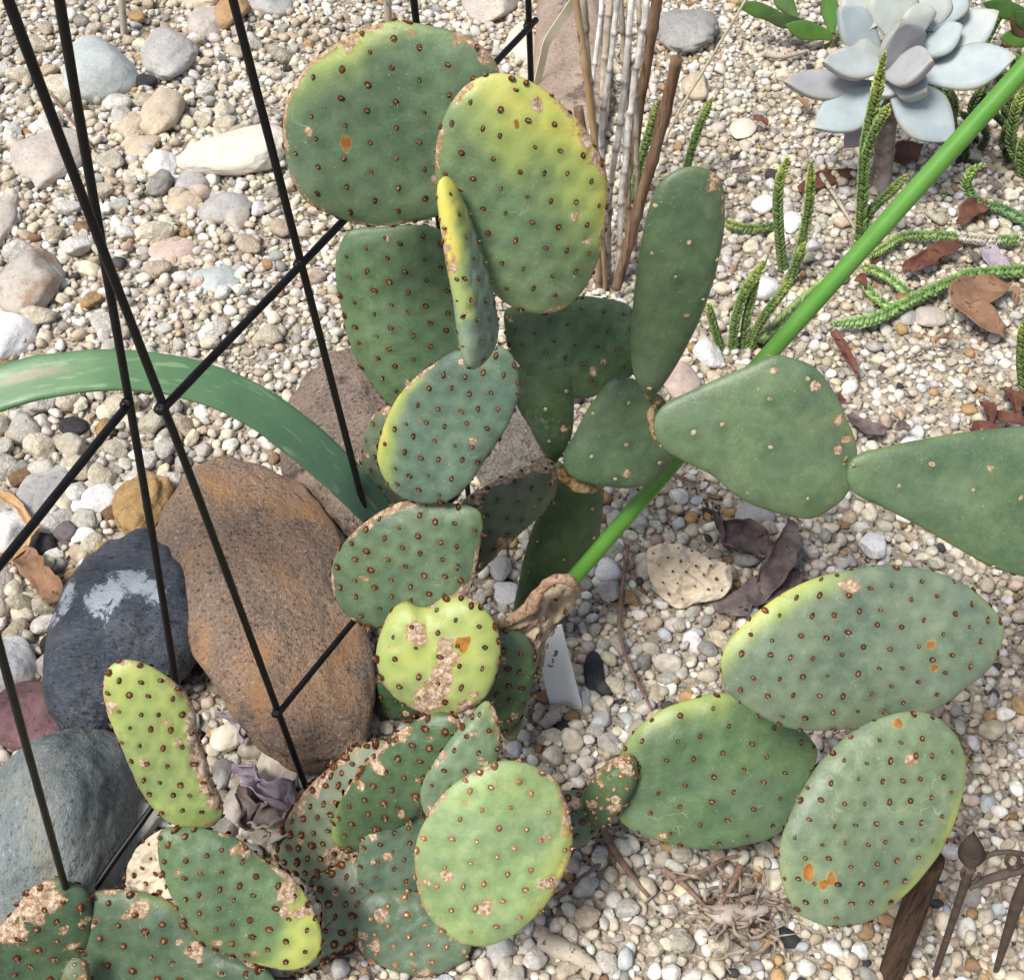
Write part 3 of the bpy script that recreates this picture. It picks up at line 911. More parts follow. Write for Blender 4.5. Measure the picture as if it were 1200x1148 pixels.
def areole_mesh(P, N, S, rng_, c_rim, c_mid):
    prof = [(1.15, -0.15), (0.98, 0.16), (0.70, 0.24), (0.52, 0.18), (0.40, 0.42), (0.20, 0.52)]
    K = 7
    Vs, Fs, Cs, off = [], [], [], 0
    for p, n, s in zip(P, N, S):
        a = norm(np.cross(n, (0.3, 0.5, 0.8)))
        b = np.cross(n, a)
        el = rng_.uniform(0.75, 1.25)
        lean = a * rng_.normal(0, 0.25) + b * rng_.normal(0, 0.25)
        ang = np.linspace(0, 2 * math.pi, K, endpoint=False) + rng_.uniform(0, 1)
        ring = []
        cr = np.array(c_rim) * rng_.uniform(0.7, 1.35)
        cm = np.array(c_mid) * rng_.uniform(0.45, 1.35)
        for i, (r, h) in enumerate(prof):
            rr = r * s * rng_.uniform(0.85, 1.12, K)
            ring.append(p + (np.cos(ang) * rr * el)[:, None] * a + (np.sin(ang) * rr / el)[:, None] * b + n * (h * s) + lean * max(h, 0) * s)
            Cs.append(np.tile(cr * (1.25 if i == 0 else 1) if i < 4 else cm, (K, 1)))
        V = np.concatenate(ring + [(p + n * s * 0.55 + lean * s * 0.5)[None]])
        Cs.append(cm[None])
        for i in range(len(prof) - 1):
            for k in range(K):
                q0, q1 = off + i * K + k, off + i * K + (k + 1) % K
                Fs.append((q0, q1, q1 + K, q0 + K))
        top = off + len(prof) * K
        for k in range(K):
            Fs.append((top - K + k, top - K + (k + 1) % K, top))
        nb = len(V)
        hairs = []
        for _ in range(rng_.integers(3, 7)):        # short glochid bristles
            dirh = norm(n + 0.75 * (a * rng_.normal() + b * rng_.normal()))
            b0 = p + n * s * 0.2 + (a * rng_.normal() + b * rng_.normal()) * s * 0.35
            wv = norm(np.cross(dirh, n + 0.1)) * s * 0.09
            hl = s * rng_.uniform(0.7, 1.7)
            hairs += [b0 - wv, b0 + wv, b0 + dirh * hl]
            Fs.append((off + nb, off + nb + 1, off + nb + 2))
            nb += 3
            Cs.append(np.tile(np.array((0.42, 0.28, 0.16)) * rng_.uniform(0.5, 1.5), (3, 1)))
        V = np.concatenate([V, np.array(hairs)])
        Vs.append(V)
        off += len(V)
    return np.concatenate(Vs), Fs, np.concatenate(Cs)

def pad(parent, outline, y, az, el, T=0.015, base=GREEN, sp=0.0165, asz=0.0017, yel=None, cork=None, dry=None, pale=0.0, spots=(), scars=(), ars='rust', warp=0.05, name="pad", wrinkle=0.0, seed=None, label=None, rimcork=0.0, dens=1.0, wear=3):
    """one flattened stem segment: outline in photo pixels laid on its own tilted plane in the world"""
    PAD_SEED[0] += 1
    sd = seed or PAD_SEED[0]
    sp = sp * 0.94
    g = np.random.default_rng(sd)
    A, M1, M2 = 128, 32, 9
    op = catmull(np.array(outline, float), A, True)
    area = np.cross(op, np.roll(op, -1, 0))
    c2 = ((op + np.roll(op, -1, 0)) * area[:, None]).sum(0) / (3 * area.sum())
    azr, elr = math.radians(az), math.radians(el)
    n = np.array((math.sin(azr) * math.cos(elr), -math.cos(azr) * math.cos(elr), math.sin(elr)))
    C = D(c2[0], c2[1], y)
    pts = []
    for (u, v) in op:
        d = ray(u, v)
        pts.append(CAM + d * (np.dot(C - CAM, n) / np.dot(d, n)))
    pts = np.array(pts)
    ux = norm(np.array((1.0, 0, 0)) - n * n[0])
    if abs(n[0]) > 0.9:
        ux = norm(np.array((0, 1.0, 0)) - n * n[1])
    uy = np.cross(n, ux)
    if uy[2] < 0:
        ux, uy = -ux, -uy
    o2 = np.stack([(pts - C) @ ux, (pts - C) @ uy], 1)
    th = np.arctan2(o2[:, 1], o2[:, 0])
    order = np.argsort(th)
    o2, th = o2[order], th[order]
    rad = np.linalg.norm(o2, axis=1)
    rad = rad * (1 + 0.010 * vnoise(np.stack([np.cos(th) * 4, np.sin(th) * 4, np.full(A, sd * 1.3)], 1), sd))
    o2 = np.stack([np.cos(th), np.sin(th)], 1) * rad[:, None]
    Rm = rad.mean()
    def bend(q):
        s = q / Rm
        nz = vnoise(np.concatenate([s * 1.1, np.full((len(q), 1), sd * 0.77)], 1), sd)
        return Rm * warp * (k1 * s[:, 0] ** 2 + k2 * s[:, 1] ** 2 + k3 * s[:, 0] * s[:, 1] + 0.7 * nz)
    k1, k2, k3 = g.uniform(-1, 1, 3)
    def hgt(r):
        return T / 2 * np.sqrt(np.clip(1 - r ** 3.2, 0, 1))
    def r_at(q):
        a = np.arctan2(q[:, 1], q[:, 0])
        return np.linalg.norm(q, axis=1) / np.interp(a, np.concatenate([th - 2 * math.pi, th, th + 2 * math.pi]), np.tile(rad, 3))
    # areoles on a diagonal lattice
    cov = np.cov(o2.T)
    w_, v_ = np.linalg.eigh(cov)
    ax = v_[:, 1]
    rot = math.atan2(ax[1], ax[0]) + g.uniform(-0.12, 0.12)
    L = []
    m = int(np.max(rad) / sp) + 3
    for i in range(-m, m + 1):
        for j in range(-m, m + 1):
            L.append(((i + 0.5 * (j % 2)) * sp * 1.06, j * sp * 0.84))
    L = np.array(L) + g.normal(0, sp * 0.085, (len(L), 2))
    cr, sr = math.cos(rot), math.sin(rot)
    L = np.stack([L[:, 0] * cr - L[:, 1] * sr, L[:, 0] * sr + L[:, 1] * cr], 1)
    L = L + np.stack([L[:, 0] * 0, 0.10 * L[:, 0] ** 2 / Rm], 1)
    rl = r_at(L)
    keep = (rl < 0.93) & (g.uniform(0, 1, len(L)) < dens)
    L = L[keep]
    # surface
    s1 = np.linspace(0, 1, M1 + 1)[1:]
    R1 = 1 - (1 - s1) ** 1.55
    R1[-1] = 1.0
    s2 = np.linspace(0, 1, M2 + 1)[1:-1]
    R2 = 1 - (1 - s2) ** 1.8
    q1 = np.concatenate([np.zeros((1, 2))] + [o2 * r for r in R1])
    q2 = np.concatenate([np.zeros((1, 2))] + [o2 * r for r in R2])
    ra, rb = np.concatenate([[0], np.repeat(R1, A)]), np.concatenate([[0], np.repeat(R2, A)])
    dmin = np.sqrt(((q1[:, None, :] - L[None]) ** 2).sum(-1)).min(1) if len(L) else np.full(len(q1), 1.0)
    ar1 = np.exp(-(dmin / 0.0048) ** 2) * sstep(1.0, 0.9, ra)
    bump = 0.0011 * np.exp(-(dmin / 0.0055) ** 2) * sstep(1.0, 0.88, ra) - 0.0006 * np.exp(-(dmin / 0.0022) ** 2)
    h1 = hgt(ra) + bump
    h2 = -hgt(rb)
    q = np.concatenate([q1, q2])
    h = np.concatenate([h1, h2])
    r = np.concatenate([ra, rb])
    pn = q / Rm
    P3 = np.concatenate([pn * 2.2, (h / T * 2)[:, None]], 1) + sd * 3.7
    z = np.zeros(len(q))
    yv, cv, dv = z.copy(), z.copy(), z.copy()
    if yel:
        amt, dx, dy, on = yel
        dd = (pn @ norm((dx, dy))) * (0.45 + 0.55 * r ** 2)
        yv = np.clip(amt * sstep(on, on + 0.75, dd + 0.16 * fbm(P3, sd, 3)), 0, 1)
    yv = np.maximum(yv, 0.16 * sstep(0.9, 1.0, r + 0.05 * fbm(P3 * 1.3, sd + 2, 2)) * sstep(-0.1, 0.5, vnoise(P3 * 0.8, sd + 31)))
    if cork:
        for (amt, dx, dy, wid) in cork:
            cs = (pn / (np.linalg.norm(pn, axis=1)[:, None] + 1e-6)) @ norm((dx, dy))
            cv = np.maximum(cv, amt * sstep(math.cos(wid), math.cos(wid * 0.45), cs) * sstep(0.80, 0.97, r + 0.10 * fbm(P3 * 1.6, sd + 5, 3)))
    if rimcork:
        cv = np.maximum(cv, rimcork * 1.35 * sstep(0.91, 0.985, r) * sstep(-0.25, 0.3, vnoise(P3 * 2.1, sd + 9)))
    def back(u, v):
        d = ray(u, v)
        p = CAM + d * (np.dot(C - CAM, n) / np.dot(d, n)) - C
        return np.array((p @ ux, p @ uy))
    spx = depth_of(C) / F
    front = np.concatenate([np.ones(len(q1)), np.zeros(len(q2))])
    rv = z.copy()
    for (u, v, rr) in spots:
        d0 = np.linalg.norm((q - back(u, v)) * np.array((1.15, 0.8)), axis=1) / (rr * spx * 0.85) + 0.75 * fbm(np.concatenate([q * 170, np.zeros((len(q), 1))], 1), sd + 21, 2)
        rv = np.maximum(rv, np.clip(1.05 - 0.5 * d0, 0, 1) * front * (d0 < 2.2))
    for (u, v, rr) in scars:
        d0 = np.linalg.norm(q - back(u, v), axis=1) / (rr * spx)
        cv = np.maximum(cv, sstep(1.5, 0.5, d0 + 0.35 * fbm(P3 * 2, sd + 7, 3)) * front)
    for _ in range(wear):
        a_, b_ = g.uniform(0, 6.283), g.uniform(0.2, 0.97) ** 0.5
        cpt = o2[int(a_ / 6.284 * A)] * b_
        rr_ = g.uniform(0.0016, 0.0042)
        d0 = np.linalg.norm((q - cpt) * np.array((g.uniform(0.6, 1.3), 1)), axis=1) / rr_
        cv = np.maximum(cv, g.uniform(0.55, 0.95) * sstep(1.7, 0.4, d0 + 0.5 * fbm(P3 * 3, sd + 7, 3)) * front)
    if dry:
        dx, dy, on = dry
        dv = sstep(on - 0.15, on + 0.15, pn @ norm((dx, dy)) + 0.10 * fbm(P3, sd + 8, 3))
    off = bend(q)
    cw = np.clip(np.maximum(cv, dv), 0, 1)
    off = off + cw * 0.0016 * fbm(np.concatenate([q * 180, np.full((len(q), 1), sd)], 1), sd + 11, 3)
    sc = np.ones(len(q))
    if wrinkle:
        rid = 1 - np.abs(fbm(np.concatenate([q * 38, np.full((len(q), 1), sd * 0.3)], 1), sd + 3, 4))
        off = off + wrinkle * dv * (rid - 0.5)
        h = h * (1 - 0.55 * dv)
    V = C + q[:, :1] * ux + q[:, 1:] * uy + (h + off)[:, None] * n
    Fc = []
    k_ = np.arange(A)
    k2_ = (k_ + 1) % A
    tri = [np.stack([np.zeros(A, int), 1 + k_, 1 + k2_], 1)]
    o_ = len(q1)
    tri.append(np.stack([np.full(A, o_), o_ + 1 + k2_, o_ + 1 + k_], 1))
    quad = []
    for i in range(M1 - 1):
        a, b = 1 + i * A, 1 + (i + 1) * A
        quad.append(np.stack([a + k_, b + k_, b + k2_, a + k2_], 1))
    nb = len(R2)
    for i in range(nb - 1):
        a, b = o_ + 1 + i * A, o_ + 1 + (i + 1) * A
        quad.append(np.stack([a + k2_, b + k2_, b + k_, a + k_], 1))
    a, b = o_ + 1 + (nb - 1) * A, 1 + (M1 - 1) * A
    quad.append(np.stack([a + k2_, b + k2_, b + k_, a + k_], 1))
    V = V - ORIGIN[parent]
    me = mesh_of(name, V, [np.concatenate(tri).astype(np.int32), np.concatenate(quad).astype(np.int32)])
    lum = float(np.dot(base, (0.3, 0.6, 0.1)))
    base = np.array(base) * 0.86 + lum * 0.14 * np.array((1.02, 1.0, 0.92))
    bc = np.tile(np.array(base), (len(V), 1)) * (1 + 0.12 * vnoise(P3 * 0.7, sd + 1))[:, None]
    cattr(me, "base", bc)
    fattr(me, "yel", yv); fattr(me, "cork", np.clip(cv, 0, 1)); fattr(me, "dry", dv)
    fattr(me, "pale", np.full(len(V), pale)); fattr(me, "rust", rv)
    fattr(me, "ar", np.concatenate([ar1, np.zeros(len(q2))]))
    o = link(name, me, M_PAD, parent)
    if label: o["label"] = label
    # areoles: front, back and along the rim
    AP, AN, AS = [], [], []
    def surf(qq, side):
        rr = np.clip(r_at(qq), 0, 0.995)
        hh = hgt(rr) * side + (0.0008 if side > 0 else 0)
        return C + qq[:, :1] * ux + qq[:, 1:] * uy + (hh + bend(qq))[:, None] * n, rr
    if len(L):
        for side in (1, -1):
            P_, rr = surf(L, side)
            for p, qv, r0 in zip(P_, L, rr):
                tilt = 0.9 * r0 ** 4
                o_dir = norm(qv)[0] * ux + norm(qv)[1] * uy
                AP.append(p); AN.append(norm(n * side + o_dir * tilt)); AS.append(asz * 0.92 * g.uniform(0.7, 1.25))
    per = np.linalg.norm(np.roll(o2, -1, 0) - o2, axis=1).sum()
    nr = max(6, int(per / (sp * 0.85) * max(dens, 0.5)))
    if ars == 'pale':
        nr = max(4, nr // 3)
    for i in range(nr):
        a_ = (i + g.uniform(-0.3, 0.3)) / nr * A
        i0 = int(a_) % A
        qv = o2[i0]
        f = g.choice((0.0, 0.5, -0.5)) * T * 0.5
        r0 = 1.0 - 0.02 * (f != 0)
        p = C + (qv[0] * ux + qv[1] * uy) * r0 + (bend(qv[None])[0] + f * 0.8) * n
        AP.append(p)
        AN.append(norm(norm(qv)[0] * ux + norm(qv)[1] * uy + n * (0.9 * np.sign(f))))
        AS.append(asz * g.uniform(0.7, 1.3))
    c1, c2_ = (RUSTC, RUSTP) if ars == 'rust' else ((PALEC, PALEP) if ars == 'pale' else ((0.26, 0.12, 0.05), (0.56, 0.44, 0.30)))
    Va, Fa, Ca = areole_mesh(AP, AN, AS, g, c1, c2_)
    me2 = mesh_of("areoles", Va - ORIGIN[parent], Fa)
    cattr(me2, "col", Ca)
    oa = link("areoles", me2, M_AREOLE, o)
    oa["kind"] = "stuff"
    return o

def plant(name, px, py, label, cat):
    c = W(px, py, 0)
    return thing(name, (c[0], c[1], 0), label, cat)

# --- tall clump in front of the trellis
A_ = plant("prickly_pear_cactus", 520, 880, "tall prickly pear clump of stacked brown-dotted pads in front of the trellis", "cactus")
pad(A_, [(460,26),(502,30),(544,40),(568,56),(584,78),(592,120),(584,185),(560,232),(509,254),(474,262),(439,265),(404,257),(372,243),(348,220),(334,175),(334,140),(341,105),(362,75),(390,54),(425,35)],
    0.665, -4, 16, 0.016, (0.105,0.180,0.088), yel=(0.62,-0.6,1,0.30), cork=[(0.62,-0.7,0.75,0.6),(0.5,0.9,0.6,0.5)], rimcork=0.55, spots=[(408,163,6)], scars=[(365,149,6)], asz=0.0018, sp=0.0185)
pad(A_, [(558,93),(586,86),(617,93),(642,108),(670,133),(691,157),(707,189),(714,227),(710,273),(701,311),(684,343),(659,362),(631,367),(600,359),(572,335),(545,295),(524,255),(511,205),(511,175),(516,150),(526,126),(540,107)],
    0.625, 10, 18, 0.016, (0.145,0.235,0.098), yel=(0.80,0.95,0.85,-0.18), cork=[(0.95,1,0.55,0.55),(0.6,1,-0.5,0.35)], rimcork=0.5, spots=[(603,142,5)], scars=[(628,121,8)], asz=0.0017, sp=0.0170)
pad(A_, [(516,214),(524,206),(533,217),(546,248),(561,297),(572,336),(580,378),(582,396),(576,415),(562,430),(552,432),(546,420),(541,395),(535,350),(527,308),(522,273),(517,238)],
    0.585, 62, 20, 0.014, (0.16,0.235,0.175), yel=(1.4,-1,0.1,0.0), cork=[(0.6,-0.9,0.6,0.5)], asz=0.0014, sp=0.0135, warp=0.02)
pad(A_, [(411,268),(440,264),(484,262),(520,270),(550,300),(565,350),(560,410),(530,460),(492,488),(458,474),(436,447),(418,422),(406,388),(397,345),(394,310),(400,282)],
    0.700, 0, 22, 0.016, GREEN, asz=0.0019, sp=0.0165)
pad(A_, [(609,450),(604,422),(590,406),(560,402),(534,410),(513,422),(488,441),(467,464),(452,492),(444,520),(443,540),(450,558),(464,576),(485,586),(506,588),(530,583),(551,565),(572,534),(593,502),(606,474)],
    0.615, -12, 28, 0.016, BLUE, yel=(0.95,-1,0.3,0.24), cork=[(0.95,-0.55,0.85,0.5)], asz=0.0018, sp=0.0150)
pad(A_, [(591,364),(610,357),(640,350),(670,347),(705,349),(736,357),(752,385),(752,420),(733,445),(697,464),(670,466),(642,455),(618,438),(597,411),(591,388)],
    0.735, 6, 35, 0.015, (0.075,0.138,0.055), yel=(0.45,0,1,0.5), asz=0.0016, sp=0.0165)
pad(A_, [(474,586),(450,597),(425,614),(404,635),(390,660),(389,684),(397,709),(411,726),(436,735),(470,733),(505,722),(540,705),(555,680),(562,645),(566,612),(560,596),(540,590),(505,586)],
    0.570, -8, 36, 0.017, (0.105,0.175,0.082), cork=[(0.85,-0.35,1,0.9),(0.9,1,-0.45,0.4)], rimcork=0.7, asz=0.0023, sp=0.0155)
pad(A_, [(540,590),(560,574),(590,560),(615,550),(640,537),(652,547),(650,576),(634,600),(607,626),(578,654),(556,672),(540,660),(530,625)],
    0.640, 18, 20, 0.015, (0.115,0.150,0.085), cork=[(1.0,0.2,1,1.1)], scars=[(590,640,14),(556,580,10)], asz=0.0016, sp=0.0165)
pad(A_, [(452,476),(436,488),(427,510),(426,544),(436,568),(464,590),(490,585),(500,540),(490,495),(470,476)],
    0.665, -35, 15, 0.014, OLD, cork=[(0.6,-0.3,1,0.6)], asz=0.0019)
pad(A_, [(474,704),(455,719),(445,747),(442,772),(451,801),(472,823),(500,836),(528,838),(556,827),(577,804),(587,769),(586,747),(579,724),(563,705),(541,697),(520,700),(506,709),(492,711)],
    0.520, -4, 42, 0.024, LIME, yel=(0.62,0.1,0.8,-0.7), scars=[(490,740,14),(522,752,12),(528,768,15),(520,785,13),(514,800,13),(505,815,15),(495,828,11),(548,824,10)], spots=[(545,748,9)], asz=0.0022, sp=0.0185, rimcork=0.5, warp=0.08)
pad(A_, [(560,755),(590,742),(612,742),(626,760),(629,784),(622,818),(606,847),(588,860),(568,856),(556,820)],
    0.530, 22, 26, 0.015, (0.085,0.152,0.062), asz=0.0024, sp=0.015)
pad(A_, [(580,726),(608,713),(620,703),(628,688),(643,674),(664,673),(675,683),(668,702),(653,726),(645,750),(629,796),(612,836),(596,860),(582,850),(572,800)],
    0.558, 22, 24, 0.020, (0.16,0.17,0.09), dry=(0.35,1,-0.35), wrinkle=0.016, asz=0.0017, cork=[(0.7,0.3,1,1.2)], warp=0.09, label="withered tan pad with a curled dry rim")
pad(A_, [(446,790),(437,811),(438,833),(458,842),(490,838),(500,815),(480,790)],
    0.575, -15, 25, 0.015, DARK, asz=0.0024, sp=0.014)

_rim = [(583,727),(600,718),(612,710),(622,702),(629,688),(642,676),(656,672),(668,676),(674,686)]
_V, _F = tube_geo([D(u, v, 0.558 + 0.0010 * i) for i, (u, v) in ((k, (a + 3, b + 6)) for k, (a, b) in enumerate(_rim))], [0.0030,0.0036,0.0034,0.0040,0.0036,0.0042,0.0046,0.0044,0.0030], 10, 60, 0.6, 8)
obj("dry_rim", _V, _F, simple_mat("dry_pad_rim", (0.34, 0.20, 0.125), (0.52, 0.37, 0.24), 150, 0.9, 0.9, 0.002, 0.1, c3=(0.20, 0.11, 0.08), s3=260, t3=(0.55, 0.62)), A_)

# --- smooth spineless plant with corky joints
B_ = plant("smooth_prickly_pear", 650, 740, "smooth dark green spineless prickly pear with corky joints crossed by the green stalk", "cactus")
kwB = dict(ars='pale', sp=0.030, asz=0.0016, dens=0.75, wear=1)
pad(B_, [(657,545),(680,560),(706,572),(705,600),(698,640),(684,670),(664,700),(650,735),(620,745),(603,735),(608,690),(616,650),(628,615),(643,585),(652,560)],
    0.665, 20, 12, 0.020, (0.060,0.110,0.036), **kwB)
pad(B_, [(606,430),(640,425),(670,440),(673,480),(669,514),(656,535),(645,540),(632,520),(618,494),(606,475),(600,450)],
    0.715, -10, 10, 0.015, (0.050,0.105,0.036), **kwB)
pad(B_, [(718,442),(702,460),(688,481),(674,509),(661,534),(666,555),(695,566),(730,570),(758,568),(780,552),(792,530),(790,500),(780,470),(760,452),(740,442)],
    0.650, 8, 26, 0.018, SMOOTH, yel=(0.35,1,0.1,0.55), **kwB)
pad(B_, [(812,196),(836,203),(848,220),(850,250),(845,290),(835,330),(820,375),(805,410),(786,445),(771,466),(757,467),(746,450),(741,430),(740,400),(742,350),(748,300),(757,255),(770,222),(788,204)],
    0.660, 4, 14, 0.016, (0.078,0.140,0.062), cork=[(0.45,0.5,1,0.4)], **kwB)
pad(B_, [(776,474),(818,453),(867,432),(902,417),(925,418),(957,432),(978,460),(991,487),(1003,520),(1002,550),(990,578),(972,594),(951,606),(928,604),(885,593),(858,577),(834,556),(804,541),(778,525),(766,500)],
    0.605, -4, 30, 0.018, (0.100,0.165,0.078), yel=(0.25,1,0.4,0.5), scars=[(989,513,6),(981,524,6),(982,489,6),(952,450,6)], **kwB)
pad(B_, [(992,540),(1006,529),(1040,521),(1077,514),(1130,506),(1200,499),(1270,500),(1330,530),(1352,590),(1330,650),(1280,682),(1225,680),(1165,665),(1130,646),(1077,616),(1032,592),(1004,578),(991,562)],
    0.540, -6, 36, 0.018, (0.090,0.160,0.072), yel=(0.35,-0.3,1,0.5), **kwB)

M_CORK = simple_mat("cork_ring_bark", (0.36, 0.21, 0.075), (0.55, 0.42, 0.24), 190, 0.95, 1.0, 0.003, 0.1, c3=(0.16, 0.085, 0.03), s3=300, t3=(0.54, 0.62))
def cork_ring(parent, pxs, y, r0, name="corky_joint", seed=1):
    P = np.array([D(u, v, yy) for (u, v), yy in zip(pxs, y)])
    n = len(P)
    rr = np.array([r0 * 0.72 * (0.6 + 0.5 * math.sin(math.pi * i / (n - 1))) for i in range(n)])
    V, Fc = tube_geo(P, rr, 10, 60, 0.75, seed)
    obj(name, V, Fc, M_CORK, parent)
cork_ring(B_, [(657,548),(662,560),(676,569),(692,573),(706,575)], [0.652,0.645,0.640,0.640,0.650], 0.0050, seed=3)
cork_ring(B_, [(772,470),(763,484),(764,502),(772,516),(788,528)], [0.648,0.632,0.622,0.616,0.614], 0.0032, seed=4)
cork_ring(B_, [(1003,527),(992,536),(988,550),(991,566)], [0.606,0.590,0.588,0.592], 0.0017, seed=5)
cork_ring(B_, [(757,464),(764,470),(774,466)], [0.652,0.650,0.652], 0.0016, seed=6)

# --- low sprawling clump
C_ = plant("prickly_pear_cactus", 440, 1080, "low sprawling prickly pear clump with pads lying towards the rusty iron edging", "cactus")
pad(C_, [(325,1002),(332,968),(354,930),(388,898),(420,876),(455,872),(470,905),(450,960),(432,1000),(428,1060),(417,1112),(385,1132),(352,1142),(345,1115),(372,1085),(366,1045),(340,1022)],
    0.440, -14, 38, 0.022, (0.175,0.215,0.135), cork=[(0.8,-0.3,1,0.8),(0.7,-1,-0.3,0.5)], scars=[(400,1000,16),(420,1010,12)], asz=0.0030, sp=0.0118, rimcork=0.9, wear=22)
pad(C_, [(366,1030),(395,1014),(420,1005),(440,1040),(438,1080),(420,1100),(395,1116),(362,1136),(330,1142),(340,1120),(372,1095),(378,1060)],
    0.385, -10, 50, 0.018, (0.135,0.170,0.105), asz=0.0028, sp=0.0120, rimcork=0.6, wear=9)
pad(C_, [(392,985),(391,962),(400,936),(414,911),(435,886),(460,862),(490,843),(520,836),(540,848),(532,885),(512,925),(490,955),(452,985),(416,998)],
    0.448, -12, 30, 0.020, (0.060,0.118,0.050), cork=[(1.0,-0.55,0.85,0.9)], scars=[(445,862,14),(470,848,14),(445,890,9)], asz=0.0027, sp=0.0150, rimcork=0.6, yel=(0.4,-1,-0.1,0.5), wear=9)
pad(C_, [(570,823),(583,838),(587,863),(582,892),(560,930),(530,956),(503,960),(493,940),(495,918),(506,897),(523,873),(546,846)],
    0.432, 12, 36, 0.015, (0.150,0.225,0.120), yel=(0.5,1,0.3,0.4), cork=[(0.95,0.85,0.75,0.6)], asz=0.0018, sp=0.0150, wear=9)
pad(C_, [(468,918),(447,927),(433,947),(423,979),(418,1014),(419,1045),(440,1060),(475,1056),(500,1030),(506,985),(498,955),(488,930)],
    0.420, 6, 40, 0.015, (0.105,0.165,0.105), cork=[(0.7,0.2,1,0.7)], asz=0.0018, sp=0.0140, scars=[(455,998,6)], wear=9)
pad(C_, [(419,1058),(437,1043),(461,1040),(490,1046),(530,1070),(552,1100),(548,1120),(538,1128),(517,1139),(493,1144),(461,1137),(430,1122),(417,1098)],
    0.372, 0, 52, 0.016, (0.098,0.155,0.090), ars='mixed', asz=0.0024, sp=0.0150, scars=[(447,1068,8),(440,1105,8)], wear=9)
pad(C_, [(584,890),(619,893),(647,909),(661,933),(670,965),(670,996),(657,1031),(636,1063),(608,1087),(577,1103),(549,1105),(521,1093),(500,1070),(488,1038),(486,1000),(493,972),(510,940),(542,909)],
    0.385, 2, 44, 0.017, LIGHT, yel=(0.8,1,-0.5,0.25), cork=[(0.7,0.9,0.45,0.45),(0.7,1,-0.35,0.4)], rimcork=0.45, ars='mixed', asz=0.0020, sp=0.0185, scars=[(566,1058,8),(525,1022,8),(637,1031,7)], wear=9)
pad(C_, [(725,885),(745,855),(775,832),(815,817),(850,812),(890,827),(930,848),(958,876),(957,897),(945,922),(930,952),(915,977),(880,990),(830,996),(780,988),(742,975),(722,955),(716,920)],
    0.462, -2, 46, 0.016, (0.078,0.148,0.058), yel=(0.6,-0.4,1,0.3), asz=0.0020, sp=0.0215, wear=1)
pad(C_, [(845,765),(860,740),(895,709),(930,688),(972,672),(1025,663),(1077,665),(1112,676),(1140,691),(1165,716),(1175,740),(1161,779),(1130,807),(1102,828),(1055,846),(1004,854),(955,856),(920,851),(885,835),(852,810),(844,786)],
    0.468, 2, 44, 0.016, (0.138,0.192,0.122), yel=(0.95,-0.75,0.8,0.36), asz=0.0018, sp=0.0165, spots=[(1085,752,5),(1090,778,4),(878,739,4)], wear=1)
pad(C_, [(1053,835),(1088,835),(1116,853),(1130,884),(1131,916),(1121,958),(1102,1000),(1074,1038),(1045,1066),(1018,1082),(983,1088),(955,1080),(930,1066),(918,1038),(913,1010),(916,979),(930,944),(951,909),(976,877),(1010,850)],
    0.366, 4, 50, 0.016, (0.155,0.220,0.120), yel=(0.85,1,-0.55,0.28), asz=0.0017, sp=0.0148, spots=[(1052,843,7),(943,1019,7),(959,1035,8),(971,1026,5)], wear=1)
pad(C_, [(722,888),(738,885),(747,898),(744,923),(728,947),(710,965),(692,968),(684,952),(685,930),(700,905)],
    0.452, -10, 34, 0.024, (0.085,0.150,0.062), ars='mixed', asz=0.0017, sp=0.0095, scars=[(735,895,8),(722,928,6)], cork=[(0.6,0.4,1,0.8)], warp=0.02, wear=9)
pad(C_, [(640,935),(668,925),(690,930),(702,955),(700,976),(676,994),(650,1000),(632,970)],
    0.440, 0, 40, 0.014, (0.10,0.15,0.10), asz=0.0026, sp=0.0120, wear=9)

# --- clump spilling over the trellis foot
E_ = plant("prickly_pear_cactus", 200, 1150, "prickly pear clump with a yellow-green scarred pad beside the grey-green boulder", "cactus")
pad(E_, [(152,771),(175,778),(199,793),(217,811),(229,832),(232,858),(241,884),(249,912),(261,940),(260,956),(246,968),(222,970),(196,958),(171,933),(154,902),(137,863),(125,832),(121,800),(130,779)],
    0.440, 10, 34, 0.017, (0.285,0.365,0.095), yel=(0.6,0.15,1,-0.2), cork=[(1.0,1,0.05,0.62),(0.8,0.6,0.9,0.55)], scars=[(227,838,8),(232,862,11),(236,880,12),(241,898,12),(246,915,11),(252,932,9)], asz=0.0020, sp=0.0140, rimcork=0.4, wear=9)
pad(E_, [(189,972),(215,967),(245,971),(275,980),(306,1003),(340,1024),(361,1049),(375,1080),(377,1106),(364,1126),(336,1135),(297,1128),(266,1116),(236,1104),(214,1073),(197,1037),(187,1005)],
    0.362, 4, 46, 0.017, (0.098,0.170,0.072), yel=(0.72,1,-0.35,0.12), cork=[(0.8,0.8,0.5,0.5)], scars=[(338,1041,11),(290,993,8)], asz=0.0021, sp=0.0148, rimcork=0.4, wear=9)
pad(E_, [(100,1060),(112,1044),(133,1041),(160,1045),(196,1056),(230,1085),(260,1112),(300,1126),(325,1145),(310,1185),(210,1215),(110,1200),(92,1130)],
    0.345, -4, 40, 0.018, (0.068,0.122,0.062), yel=(0.4,0.3,1,0.5), scars=[(165,1060,11),(230,1108,9)], asz=0.0025, sp=0.0180, rimcork=0.4, wear=9)
pad(E_, [(10,1075),(26,1052),(44,1036),(66,1029),(88,1034),(104,1045),(111,1078),(107,1114),(102,1150),(80,1195),(10,1205),(-40,1160),(-30,1110)],
    0.350, 12, 28, 0.020, (0.060,0.115,0.055), cork=[(1.1,-0.45,0.9,0.95)], scars=[(18,1085,18),(40,1060,14),(62,1045,14)], asz=0.0026, sp=0.0170, wear=9)
